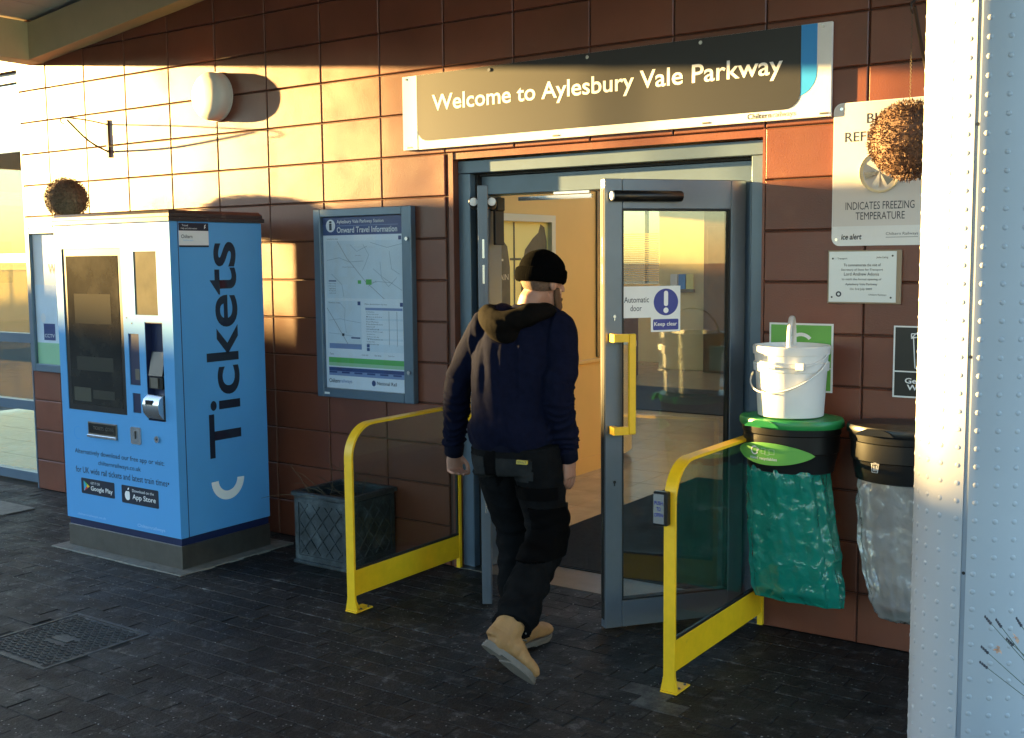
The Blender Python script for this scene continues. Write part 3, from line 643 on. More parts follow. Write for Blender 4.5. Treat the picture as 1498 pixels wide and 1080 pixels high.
def ppoly(pts, w, m, name='road'):
    mb = MB(); 
    for (a, b), (c, d) in zip(pts[:-1], pts[1:]):
        p0 = Vector((ix0 + a * w_, iz1 - b * h_)); p1 = Vector((ix0 + c * w_, iz1 - d * h_)); t = (p1 - p0).normalized() * w / 2; n = Vector((-t.y, t.x))
        mb.prism([tuple(p0 - t + n * -1), tuple(p1 + t - n), tuple(p1 + t + n), tuple(p0 - t + n)], (0, PY - .0005, 0), X_, Z_, -Y_, 0, .0003)
    return mb.build(name, m, ps)
random.seed(3)
road_m = mat('map road', (0.26, 0.37, 0.47), 0.4); rail_ink = mat('map rail', (0.16, 0.20, 0.26), 0.4)
ppoly([(.18, .14), (.30, .24), (.37, .28), (.52, .37), (.75, .47)], .0022, rail_ink, 'rail_line')
for pts in ([(.05, .25), (.2, .235), (.33, .26), (.5, .255)], [(.5, .16), (.58, .22), (.54, .27), (.48, .31)], [(.6, .15), (.8, .18), (.96, .16)], [(.1, .33), (.22, .39), (.25, .46)], [(.62, .3), (.75, .35), (.96, .42)], [(.7, .26), (.72, .35), (.8, .4), (.9, .35)], [(.35, .16), (.42, .2), (.55, .17)], [(.56, .40), (.66, .37), (.85, .38)], [(.82, .2), (.84, .3), (.93, .33)]):
    ppoly([(a + random.uniform(-.01, .01), b) for a, b in pts], .0022, road_m)
ppoly([(.03, .53), (.12, .60), (.23, .69), (.31, .755)], .0026, rail_ink, 'rail_line'); q = pp(.215, .675, .245, .69); wplate(rect(*q), PY - .0009, ink_m, ps, 'station_dot', .0003)
for pts in ([(.05, .60), (.2, .59), (.3, .6), (.45, .61)], [(.2, .5), (.26, .53), (.25, .6), (.27, .67)], [(.05, .675), (.2, .68), (.36, .69)]): ppoly(pts, .0018, road_m)
for a, b, c, d in ((.43, .365, .47, .385), (.53, .36, .60, .39)): pbox(a, b, c, d, green_ink, 'green_space', .0007)
pbox(.06, .366, .155, .373, poster_navy, 'key_bar', .0005); pbox(.33, .695, .445, .703, poster_navy, 'key_bar', .0005)
for k in range(5): ptext(['Key to map', 'bus stop', 'rail line', 'footpath', 'cycle rack'][k], .06, .381 + k * .014, .06 + .09, .390 + k * .014, grey_ink, res=1)
ptext('Aylesbury Vale Parkway', .24, .286, .385, .293, grey_ink, res=1); ptext('Haydon Hill', .60, .372, .66, .379, grey_ink, res=1); ptext('Berryfields', .41, .22, .47, .227, grey_ink, res=1)
pbox(.515, .522, .965, .536, poster_lav, 'table_head', .0004)
for k in range(14):
    if k % 4 == 3: pbox(.515, .54 + k * .0143, .965, .551 + k * .0143, poster_map, 'table_row', .0004)
    ptext(['Destinations', 'Aylesbury', 'Bicester', 'Buckingham', 'Fleet Marston', 'Haddenham', 'Hartwell', 'Oxford', 'Princes Risborough', 'Quainton', 'Stone', 'Thame', 'Waddesdon Manor', 'Winslow'][k], .525, .541 + k * .0143, .525 + (.10 + .05 * (k % 3)), .549 + k * .0143, grey_ink, res=1)
for a in (.80, .895): pbox(a, .54, a + .004, .74, rail_ink, 'table_rule', .0006)
pbox(.05, .735, .46, .765, poster_lav, 'note_panel', .0006); pbox(.51, .73, .975, .775, poster_map, 'note_panel', .0006)
pbox(.525, .732, .56, .750, poster_navy, 'icon', .0009); pbox(.525, .753, .56, .771, poster_navy, 'icon', .0009)
ptext('Taxis', .05, .792, .10, .803, grey_ink, res=1)
for k in range(3): ptext(['Local cabs', 'Bus times', 'Cycle hire'][k], .46 + .16 * k, .79, .54 + .16 * k, .80, grey_ink, res=1); ptext('01296 000000'.replace('0', 'o'), .46 + .16 * k, .804, .55 + .16 * k, .813, grey_ink, res=1) if False else None
pbox(.035, .818, .985, .848, green_ink, 'green_strip'); pbox(.035, .848, .985, .868, pale_green, 'green_strip'); pbox(.035, .876, .985, .898, poster_navy, 'navy_strip'); pbox(.035, .898, .985, .925, poster_lav, 'navy_strip')
for k in range(6): pbox(.04 + k * .16, .900, .04 + k * .16 + .10, .910, poster_navy, 'strip_label', .0004)
ptext('Chiltern', .035, .944, .17, .968, ink_m, weight=.01); ptext('railways', .175, .944, .33, .972, poster_lav)
q = pp(.60, .957, .6, .957); wplate([(q[0] + .015 * math.cos(R(a)), q[2] + .017 * math.sin(R(a))) for a in range(0, 360, 20)], PY - .0004, poster_navy, ps, 'logo_disc', .0003)
ptext('National Rail', .64, .945, .88, .965, ink_m, weight=.008)
MB().box(ix0, ix1, -.034, -.031, iz0, iz1).build('glazing', poster_glass, ps)
for z in (1.79, 1.06): MB().lathe([(.011, 0), (.011, .006), (.006, .010)], (px1 - .026, -.056, z), 12, 'Y').build('lock', chrome_m, ps, smooth=True)
wplate(rect(px0 + .06, px0 + .10, pz0 + .018, pz0 + .030), -.0458, white_m, ps, 'maker_label', .0004)
# left poster, mostly behind the machine
lp = thing('poster_case', (-7.15, 0, .89), 'blue framed poster partly hidden behind the ticket machine', 'poster')
MB().box(-7.54, -7.49, -.045, -.001, .89, 1.93, .004).build('frame', frame_m, lp); MB().box(-6.86, -6.81, -.045, -.001, .89, 1.93, .004).build('frame', frame_m, lp)
MB().box(-7.489, -6.861, -.045, -.001, .89, .945, .004).build('frame', frame_m, lp); MB().box(-7.489, -6.861, -.045, -.001, 1.885, 1.93, .004).build('frame', frame_m, lp)
MB().box(-7.489, -6.861, -.018, -.002, .946, 1.884).build('sheet', white_m, lp)
wplate(rect(-7.489, -6.861, 1.10, 1.52), -.0185, poster_map, lp, 'print', .0003); wplate(rect(-7.489, -6.861, .946, 1.10), -.0185, pale_green, lp, 'print', .0003); wplate(rect(-7.40, -7.26, 1.12, 1.24), -.0190, poster_navy, lp, 'print', .0003)
wplate([(-7.40 + .03 * math.cos(R(a)), 1.28 + .035 * math.sin(R(a))) for a in range(0, 360, 20)], -.0190, white_m, lp, 'print', .0003)
text('CCTV', (-7.39, -7.27, 1.14, 1.165), (0, -.0196, 0), X_, Z_, white_ink, lp)
text('W', (-7.31, -7.22, 1.60, 1.67), (0, -.0190, 0), X_, Z_, ink_m, lp)
MB().box(-7.489, -6.861, -.034, -.031, .946, 1.884).build('glazing', poster_glass, lp)

# ------------------------------------------------------------------ ice alert sign, plaque, bin signs
ic = thing('ice_alert_sign', (-1.40, 0, 1.72), 'pale rounded ice alert sign reading indicates freezing temperature', 'sign')
MB().prism(rrect(-1.603, -1.195, 1.718, 2.312, .035), (0, -.004, 0), X_, Z_, -Y_, 0, .005).build('board', white_m, ic)
wplate(rrect(-1.60, -1.198, 1.80, 2.309, .032, (0, 0, 1, 1)), -.0094, mat('ice sign cream', (0.66, 0.62, 0.60), .45), ic, 'panel', .0003)
wtext('BLUE', -1.463, -1.335, 2.222, 2.262, -.0100, ink_m, ic); wtext('REFLECTOR', -1.553, -1.245, 2.150, 2.190, -.0100, ink_m, ic)
wtext('INDICATES FREEZING', -1.545, -1.262, 1.868, 1.900, -.0100, ink_m, ic); wtext('TEMPERATURE', -1.502, -1.300, 1.826, 1.857, -.0100, ink_m, ic)
MB().lathe([(.085, 0), (.085, .012), (.075, .018), (.0, .018)], (-1.40, -.0275, 2.02), 32, 'Y', cap=False).build('dial', cream_dial, ic, smooth=True)
for a in range(0, 360, 60):
    c_, s_ = math.cos(R(a)), math.sin(R(a)); c2, s2 = math.cos(R(a + 28)), math.sin(R(a + 28))
    wplate([(-1.40, 2.02), (-1.40 + .065 * c_, 2.02 + .065 * s_), (-1.40 + .065 * c2, 2.02 + .065 * s2)], -.0280, steel_m if a % 120 else lamp_m, ic, 'dial_segment', .0005)
wtext('ice alert', -1.562, -1.475, 1.744, 1.768, -.0096, ink_m, ic, weight=.02, shear=.2); wtext('Chiltern Railways', -1.375, -1.245, 1.757, 1.772, -.0096, grey_ink, ic)
wplate(rect(-1.375, -1.245, 1.7505, 1.7525), -.0094, grey_ink, ic, 'rule', .0003)
for x, z in ((-1.583, 1.745), (-1.215, 1.745), (-1.57, 2.288), (-1.22, 2.288)): MB().lathe([(.007, 0), (.007, .002)], (x, -.0117, z), 12, 'Y').build('screw', chrome_m, ic, smooth=True)
pq = thing('plaque', (-1.46, 0, 1.475), 'small silver commemorative plaque on a wooden mount below the ice alert sign', 'plaque')
MB().box(-1.615, -1.307, -.016, -.004, 1.475, 1.70, .002).build('mount', mat('plaque mount', (0.30, 0.22, 0.14), .4), pq)
MB().box(-1.608, -1.326, -.0185, -.0165, 1.482, 1.694).build('plate', mat('plaque silver', (0.62, 0.64, 0.66), .32, metal=.25), pq)
for s, a, b, z, hgt in (('Transport', -1.572, -1.530, 1.659, .010), ('John Laing', -1.408, -1.360, 1.663, .010), ('To commemorate the visit of', -1.545, -1.390, 1.632, .0115), ('Secretary of State for Transport', -1.555, -1.380, 1.611, .0115), ('Lord Andrew Adonis', -1.543, -1.396, 1.593, .0135), ('to mark the formal opening of', -1.552, -1.386, 1.571, .0115), ('Aylesbury Vale Parkway', -1.537, -1.402, 1.550, .0115), ('On 3rd July 2009', -1.517, -1.424, 1.530, .0115), ('Chiltern Railways', -1.438, -1.364, 1.508, .009)):
    wtext(s, a, b, z, z + hgt, -.0190, ink_m, pq, res=2, weight=.004)
for x, z in ((-1.592, 1.665), (-1.342, 1.675), (-1.594, 1.502), (-1.346, 1.502)): MB().lathe([(.004, 0), (.004, .0015)], (x, -.0203, z), 10, 'Y').build('screw', black_m, pq)
wplate(ring_pts(-1.565, 1.515, .006, .012, 0, 359, 20), -.0188, ink_m, pq, 'seal', .0003)
gs = thing('recycling_sign', (-1.72, 0, 1.09), 'green recycling sign with white border behind the white bucket', 'sign')
MB().box(-1.875, -1.588, -.008, -.004, 1.088, 1.386).build('board', white_m, gs)
wplate(rect(-1.867, -1.596, 1.195, 1.378), -.0083, sign_green, gs, 'panel', .0003); wplate(rect(-1.867, -1.596, 1.096, 1.190), -.0083, sign_green, gs, 'panel', .0003)
wtext('Mixed', -1.80, -1.66, 1.150, 1.178, -.0088, white_ink, gs, weight=.01); wtext('Recyclables', -1.83, -1.63, 1.115, 1.143, -.0088, white_ink, gs, weight=.01)
wplate(ring_pts(-1.73, 1.285, .045, .06, 40, 320, 24), -.0086, white_ink, gs, 'recycling_loop', .0003); MB().lathe([(.004, 0), (.004, .001)], (-1.77, -.0098, 1.362), 8, 'Y').build('screw', black_m, gs)
gw = thing('waste_sign', (-1.19, 0, 1.09), 'black general waste sign with a white bin drawing', 'sign')
MB().box(-1.333, -1.045, -.008, -.004, 1.088, 1.386).build('board', white_m, gw)
wplate(rect(-1.326, -1.052, 1.200, 1.380), -.0083, black_m, gw, 'panel', .0003); wplate(rect(-1.326, -1.052, 1.095, 1.194), -.0083, black_m, gw, 'panel', .0003)
wtext('General', -1.283, -1.155, 1.148, 1.171, -.0088, white_ink, gw, weight=.02); wtext('Waste', -1.274, -1.165, 1.120, 1.143, -.0088, white_ink, gw, weight=.02)
def lines(mb, segs, w, Y):
    for p0, p1 in segs:
        p0, p1 = Vector(p0), Vector(p1); t = (p1 - p0).normalized() * w / 2; n = Vector((-t.y, t.x))
        mb.prism([tuple(p0 - n), tuple(p1 - n), tuple(p1 + n), tuple(p0 + n)], (0, Y, 0), X_, Z_, -Y_, 0, .0003)
    return mb
def can(mb, cx, cz, s, Y, w):
    sg_ = [((cx - .030 * s, cz - .05 * s), (cx - .036 * s, cz + .035 * s)), ((cx + .030 * s, cz - .05 * s), (cx + .036 * s, cz + .035 * s)), ((cx - .030 * s, cz - .05 * s), (cx + .030 * s, cz - .05 * s)),
           ((cx - .042 * s, cz + .038 * s), (cx + .042 * s, cz + .038 * s)), ((cx - .042 * s, cz + .048 * s), (cx + .042 * s, cz + .048 * s)), ((cx - .042 * s, cz + .038 * s), (cx - .042 * s, cz + .048 * s)), ((cx + .042 * s, cz + .038 * s), (cx + .042 * s, cz + .048 * s)),
           ((cx - .015 * s, cz + .056 * s), (cx + .015 * s, cz + .056 * s))]
    for k in (-1, 0, 1): sg_.append(((cx + k * .014 * s, cz - .035 * s), (cx + k * .017 * s, cz + .026 * s)))
    return lines(mb, sg_, w, Y)
can(MB(), -1.20, 1.285, 1.45, -.0086, .004).build('bin_drawing', white_ink, gw)
lines(MB(), [((-1.262, 1.335), (-1.24, 1.358)), ((-1.24, 1.358), (-1.19, 1.368)), ((-1.262, 1.335), (-1.20, 1.35)), ((-1.225, 1.36), (-1.21, 1.372))], .004, -.0090).build('bin_drawing', white_ink, gw)

# ------------------------------------------------------------------ ticket machine
tm = thing('ticket_machine', (-5.38, -.54, 0), 'tall bright blue ticket machine with black Tickets lettering on its side', 'ticket machine')
mx0, mx1, my0, my1 = -5.905, -4.865, -.872, -.225
MB().box(-5.965, -4.785, -.950, -.12, -.01, .006, .002).build('plinth', concrete_m, tm)
MB().box(mx0 + .005, mx1 - .003, my0 + .003, my1 - .003, .0065, .134, .002).build('base_skirt', steel_m, tm)
MB().box(mx0 + .012, mx1 - .010, my0 + .010, my1 - .008, .1345, .176).build('navy_base', navy_m, tm)
# body with front holes: build front door sheet in pieces
BZ0, BZ1 = .1765, 1.893
MB().box(mx0, mx1, my0 + .05, my1, BZ0, BZ1, .004).build('body', blue_m, tm)
holes = [(-5.840, -5.290, .825, 1.757), (-5.180, -4.985, 1.390, 1.735), (-5.252, -5.160, 1.0, 1.285), (-5.105, -4.955, .812, 1.352), (-5.235, -5.165, .845, .955)]
gx = sorted({mx0 + .001, mx1 - .001} | {h[0] for h in holes} | {h[1] for h in holes}); gz = sorted({BZ0, BZ1} | {h[2] for h in holes} | {h[3] for h in holes})
bm = bmesh.new(); vv = {}
def gv(i, j):
    if (i, j) not in vv: vv[(i, j)] = bm.verts.new((gx[i], my0, gz[j]))
    return vv[(i, j)]
for i in range(len(gx) - 1):
    for j in range(len(gz) - 1):
        cx, cz = (gx[i] + gx[i + 1]) / 2, (gz[j] + gz[j + 1]) / 2
        if any(h[0] < cx < h[1] and h[2] < cz < h[3] for h in holes): continue
        bm.faces.new((gv(i, j), gv(i + 1, j), gv(i + 1, j + 1), gv(i, j + 1)))
ex = bmesh.ops.extrude_face_region(bm, geom=bm.faces[:]); bmesh.ops.translate(bm, vec=(0, .049, 0), verts=[q for q in ex['geom'] if isinstance(q, bmesh.types.BMVert)])
bmesh.ops.dissolve_limit(bm, angle_limit=R(1), verts=bm.verts[:], edges=bm.edges[:])
bm.verts.index_update(); m_ = MB().add([q.co for q in bm.verts], [[q.index for q in f.verts] for f in bm.faces]); bm.free()
m_.build('front_door', blue_m, tm)
MB().box(mx1 - .0008, mx1 + .0006, my0 + .052, my0 + .056, BZ0, BZ1).build('door_seam', navy_m, tm)
# top cover
c_ = MB(); zz = [(1.8935, .012), (1.915, .012), (1.919, .004), (1.935, .004), (1.952, -.010)]
v_ = []
for z, e in zz: v_ += [(mx0 - e, my0 - e, z), (mx1 + e, my0 - e, z), (mx1 + e, my1 + e, z), (mx0 - e, my1 + e, z)]
f_ = [(0, 3, 2, 1), (16, 17, 18, 19)] + [(i * 4 + k, i * 4 + (k + 1) % 4, i * 4 + 4 + (k + 1) % 4, i * 4 + 4 + k) for i in range(4) for k in range(4)]
c_.add(v_, f_).build('top_cover', mat('cover dark', (0.05, 0.045, 0.045), .35, metal=.3, dirt=(.15, .13, .11), dscale=20), tm)
FY = my0 + .047
sc = MB().box(-5.839, -5.291, FY - .043, FY - .001, .826, 1.756); sc = sc.build('display', black_m, tm)
MB().box(-5.805, -5.325, FY - .0445, FY - .0432, .86, 1.715).build('screen', screen_m, sc)
refl_ = mat('painted reflection', (0.055, 0.050, 0.038), .12); refl2 = mat('painted reflection light', (0.085, 0.08, 0.06), .12)
for a, b, c, d, m__ in ((-5.74, -5.40, 1.33, 1.50, refl_), (-5.74, -5.40, 1.06, 1.14, refl_), (-5.78, -5.62, .88, .96, refl2), (-5.60, -5.40, .90, .95, refl_)): MB().box(a, b, FY - .0450, FY - .0446, c, d).build('screen_reflection', m__, sc)  # lighter rectangles paint reflections onto the screen
MB().box(-5.179, -4.986, FY - .044, FY - .001, 1.391, 1.734).build('upper_display', mat('upper display', (0.13, 0.12, 0.085), .15, var=.2, vscale=5), tm)
cr = MB().box(-5.251, -5.161, FY - .043, FY - .001, 1.001, 1.284).build('coin_panel', navy_m, tm)
MB().box(-5.205, -5.168, FY - .0455, FY - .0432, 1.03, 1.09).build('coin_label', steel_m, cr)
cp_ = MB().box(-5.104, -4.956, FY - .006, FY - .001, .813, 1.351).build('payment_recess', navy_m, tm)
for a, b, c, d in ((-5.1045, -5.101, .813, 1.351), (-4.959, -4.9555, .813, 1.351), (-5.1009, -4.9591, .813, .8165), (-5.1009, -4.9591, 1.3475, 1.351)): MB().box(a, b, FY - .045, FY - .0062, c, d).build('recess_liner', navy_m, cp_)
kp = MB().prism([(-.0065, 0), (-.050, 0), (-.022, .13), (-.0065, .13)], (-5.085, FY, 1.06), Y_, Z_, X_, 0, .115).build('keypad', black_m, cp_)
MB().box(-5.06, -5.0, FY - .0565, FY - .0505, .995, 1.05).build('card_label', steel_m, cp_)
MB().box(-5.085, -4.97, FY - .05, FY - .007, .99, 1.055, .003).build('card_slot', black_m, cp_)
cu_ = MB(); pr = [(-.007, .95), (-.05, .955), (-.078, .935), (-.088, .90), (-.082, .86), (-.055, .825), (-.007, .82)]
cu_.prism(pr, (-5.10, FY, 0), Y_, Z_, X_, 0, .135).build('card_reader', chrome_m, cp_, smooth=True)
MB().box(-5.075, -5.015, FY - .0885, FY - .06, .905, .930, .002).build('reader_slot', black_m, cp_)
MB().box(-5.234, -5.166, FY - .043, FY - .001, .846, .954).build('receipt_window', navy_m, tm)
tt = MB().box(-5.655, -5.385, my0 - .006, my0 - .0005, .675, .765, .002).build('ticket_tray', steel_m, tm)
MB().box(-5.645, -5.395, my0 - .008, my0 - .0062, .700, .758).build('tray_flap', screen_m, tt)
text('TICKETS  COINS', (-5.60, -5.41, .722, .742), (0, my0 - .0084, 0), X_, Z_, steel_m, tt)
MB().box(-5.655, -5.385, my0 - .016, my0 - .0062, .675, .692, .003).build('tray_lip', chrome_m, tt)
cs = MB().prism(rrect(-5.262, -5.172, .668, .765, .012), (0, my0 - .0003, 0), X_, Z_, -Y_, 0, .006).build('coin_slot', chrome_m, tm)
MB().box(-5.222, -5.212, my0 - .009, my0 - .0065, .70, .745).build('slot', black_m, cs)
lk = MB().lathe([(.019, 0), (.019, .006), (.012, .010)], (-5.03, my0 - .0105, .712), 20, 'Y').build('lock', chrome_m, tm, smooth=True); MB().lathe([(.006, 0), (.006, .001)], (-5.03, my0 - .0120, .712), 12, 'Y').build('key_slot', black_m, lk)
for x, z in ((-5.26, 1.372), (-5.215, 1.342)): MB().lathe([(.004, 0), (.004, .001)], (x, my0 - .0012, z), 10, 'Y').build('pinhole', black_m, tm)
plate(ring_pts(-5.76, .69, .036, .038, 60, 300, 24), (0, my0 - .0002, 0), X_, Z_, sign_blue, tm, 'etched_ring', 0, .0004)
FO = (0, my0 - .0002, 0)
text('Alternatively download our free app or visit:', (-5.80, -4.985, .560, .596), FO, X_, Z_, ink_m, tm, weight=.006)
text('chilternrailways.co.uk', (-5.58, -5.19, .508, .541), FO, X_, Z_, ink_m, tm, weight=.006)
text('for UK wide rail tickets and latest train times\u2022', (-5.80, -4.95, .455, .491), FO, X_, Z_, ink_m, tm, weight=.006)
text('chilternrailways.co.uk', (-5.80, -5.53, .195, .212), FO, X_, Z_, pale_ink, tm); text('Chilternrailways', (-5.24, -5.0, .192, .216), FO, X_, Z_, pale_ink, tm, weight=.006)
b1 = plate(rrect(-5.752, -5.437, .333, .425, .008), FO, X_, Z_, ink_m, tm, 'app_badge', 0, .0006)
FO2 = (0, my0 - .0010, 0)
text('GET IT ON', (-5.66, -5.575, .394, .408), FO2, X_, Z_, white_ink, b1); text('Google Play', (-5.66, -5.455, .350, .384), FO2, X_, Z_, white_ink, b1, weight=.01)
for pts, m__ in (([(-5.728, .348), (-5.700, .379), (-5.728, .410)], mat('play blue', (.02, .35, .6), .4)), ([(-5.728, .410), (-5.700, .379), (-5.690, .390)], green_ink), ([(-5.728, .348), (-5.690, .368), (-5.700, .379)], mat('play red', (.6, .05, .05), .4)), ([(-5.700, .379), (-5.690, .368), (-5.672, .379), (-5.690, .390)], yellow_m)):
    plate(pts, FO2, X_, Z_, m__, b1, 'play_icon', 0, .0003)
b2 = plate(rrect(-5.372, -5.045, .322, .424, .008), FO, X_, Z_, ink_m, tm, 'app_badge', 0, .0006)
text('Download on the', (-5.275, -5.085, .392, .408), FO2, X_, Z_, white_ink, b2); text('App Store', (-5.275, -5.07, .342, .380), FO2, X_, Z_, white_ink, b2, weight=.01)
ap = [(-5.318, .388)] + [(-5.318 + .026 * math.cos(R(a)) * (1 - .12 * (abs(a - 0) < 35)), .366 + .028 * math.sin(R(a))) for a in range(75, -256, -22)]
plate([(-5.318 + (.022 if abs(math.degrees(0)) else .025) * math.cos(R(a)) * (.80 if -40 < a < 40 else 1), .368 + .028 * math.sin(R(a)) - (.004 if 80 <= a <= 100 else 0)) for a in range(-180, 180, 20)], FO2, X_, Z_, white_ink, b2, 'fruit_icon', 0, .0003)
plate([(-5.318, .398), (-5.306, .402), (-5.302, .414), (-5.314, .410)], FO2, X_, Z_, white_ink, b2, 'fruit_icon', 0, .0003)
# side
SO = (mx1 + .0004, 0, 0)
text('Tickets', (.585, 1.785, .425, .655), SO, Z_, -Y_, ink_m, tm, weight=.014, res=6)
plate(ring_pts(.455, .535, .068, .118, 92, 268, 26)[::1], SO, Z_, -Y_, white_ink, tm, 'crescent_logo', 0, .0004)
st = plate(rect(-.812, -.612, 1.755, 1.885), SO, Y_, Z_, white_m, tm, 'sticker', 0, .0005)
plate(rect(-.812, -.612, 1.843, 1.885), (mx1 + .0010, 0, 0), Y_, Z_, ink_m, st, 'header', 0, .0002); plate(rect(-.812, -.612, 1.755, 1.765), (mx1 + .0010, 0, 0), Y_, Z_, ink_m, st, 'footer', 0, .0002)
SO2 = (mx1 + .0013, 0, 0)
text('Chiltern', (-.797, -.722, 1.803, 1.822), (mx1 + .0010, 0, 0), Y_, Z_, ink_m, st, weight=.01); text('railways', (-.785, -.717, 1.785, 1.797), (mx1 + .0010, 0, 0), Y_, Z_, pale_ink, st)
text('Travel', (-.790, -.750, 1.866, 1.877), SO2, Y_, Z_, white_ink, st); text('Help and information', (-.797, -.690, 1.849, 1.860), SO2, Y_, Z_, white_ink, st)
plate([(-.642, 1.853), (-.630, 1.862), (-.634, 1.868), (-.628, 1.878), (-.638, 1.874)], SO2, Y_, Z_, white_ink, st, 'hand_icon', 0, .0002)

# ------------------------------------------------------------------ planter
pl = thing('planter', (-4.28, -.2, 0), 'square lead-look planter with raised lattice panels beside the ticket machine', 'planter')
qx0, qx1, qy0, qy1, qh = -4.485, -4.065, -.415, .0, .40
qy1 = -.012
b_ = MB(); b_.box(qx0 + .01, qx1 - .01, qy0 + .01, qy0 + .03, .01, qh - .02).box(qx0 + .01, qx1 - .01, qy1 - .03, qy1 - .01, .01, qh - .02).box(qx0 + .01, qx0 + .03, qy0 + .031, qy1 - .031, .01, qh - .02).box(qx1 - .03, qx1 - .01, qy0 + .031, qy1 - .031, .01, qh - .02)
b_.build('body', planter_m, pl)
r_ = MB(); r_.box(qx0 - .004, qx1 + .004, qy0 - .004, qy0 + .030, qh - .0195, qh + .006, .004).box(qx0 - .004, qx1 + .004, qy1 - .030, qy1 + .004, qh - .0195, qh + .006, .004).box(qx0 - .004, qx0 + .030, qy0 + .0305, qy1 - .0305, qh - .0195, qh + .006, .003).box(qx1 - .030, qx1 + .004, qy0 + .0305, qy1 - .0305, qh - .0195, qh + .006, .003)
r_.build('rim', planter_m, pl)
MB().box(qx0, qx1, qy0, qy1, 0, .022, .004).build('foot', planter_m, pl)
def lattice(o, u, w, h, name):
    mb = MB(); o = Vector(o); u = Vector(u); n = u.cross(Z_)
    for a, b in ((0.012, .036), (w - .036, w - .012)): mb.prism(rect(a, b, .03, h - .03), o, u, Z_, n, 0, .006)
    for a, b in ((.03, .052), (h - .052, h - .03)): mb.prism(rect(.0365, w - .0365, a, b), o, u, Z_, n, 0, .006)
    x0, x1, z0, z1 = .042, w - .042, .058, h - .058; st_ = (x1 - x0) / 3
    for s in (1, -1):
        for k in range(-5, 8):
            pts = []
            for i in range(41):
                t = i / 40; x = x0 + (x1 - x0) * t; z = (z0 + k * st_ * 1.0 + (x - x0) * 1.15) if s > 0 else (z1 - k * st_ * 1.0 - (x - x0) * 1.15)
                if z0 <= z <= z1: pts.append((x, z))
            if len(pts) > 2:
                p0, p1 = Vector(pts[0]), Vector(pts[-1]); d = (p1 - p0).normalized(); nn = Vector((-d.y, d.x)) * .0035
                mb.prism([tuple(p0 - nn), tuple(p1 - nn), tuple(p1 + nn), tuple(p0 + nn)], o, u, Z_, n, 0, .005 + .0004 * (s > 0))
    return mb.build(name, planter_m, pl)
lattice((qx0 + .01, qy0 + .0098, 0), X_, qx1 - qx0 - .02, qh, 'lattice_panel'); lattice((qx1 - .0098, qy0 + .01, 0), Y_, qy1 - qy0 - .02, qh, 'lattice_panel')
MB().box(qx0 + .031, qx1 - .031, qy0 + .031, qy1 - .031, .25, .345).build('soil', soil_m, pl)
random.seed(11); tw = MB()
for k in range(26):
    p = Vector((random.uniform(qx0 + .05, qx1 - .05), random.uniform(qy0 + .05, qy1 - .05), .34)); d = Vector((random.uniform(-1, .5), random.uniform(-.6, .3), random.uniform(.15, .8))).normalized(); pts = [p]
    for i in range(5): d = (d + Vector((random.uniform(-.3, .25), random.uniform(-.25, .25), random.uniform(-.35, .1)))).normalized(); pts.append(pts[-1] + d * random.uniform(.03, .07))
    if all(q.y < -.01 for q in pts): tw.tube(pts, [.0022, .002, .0018, .0015, .0012, .0008], 5)
o = tw.build('twigs', twig_m, pl, smooth=True); o['kind'] = 'stuff'

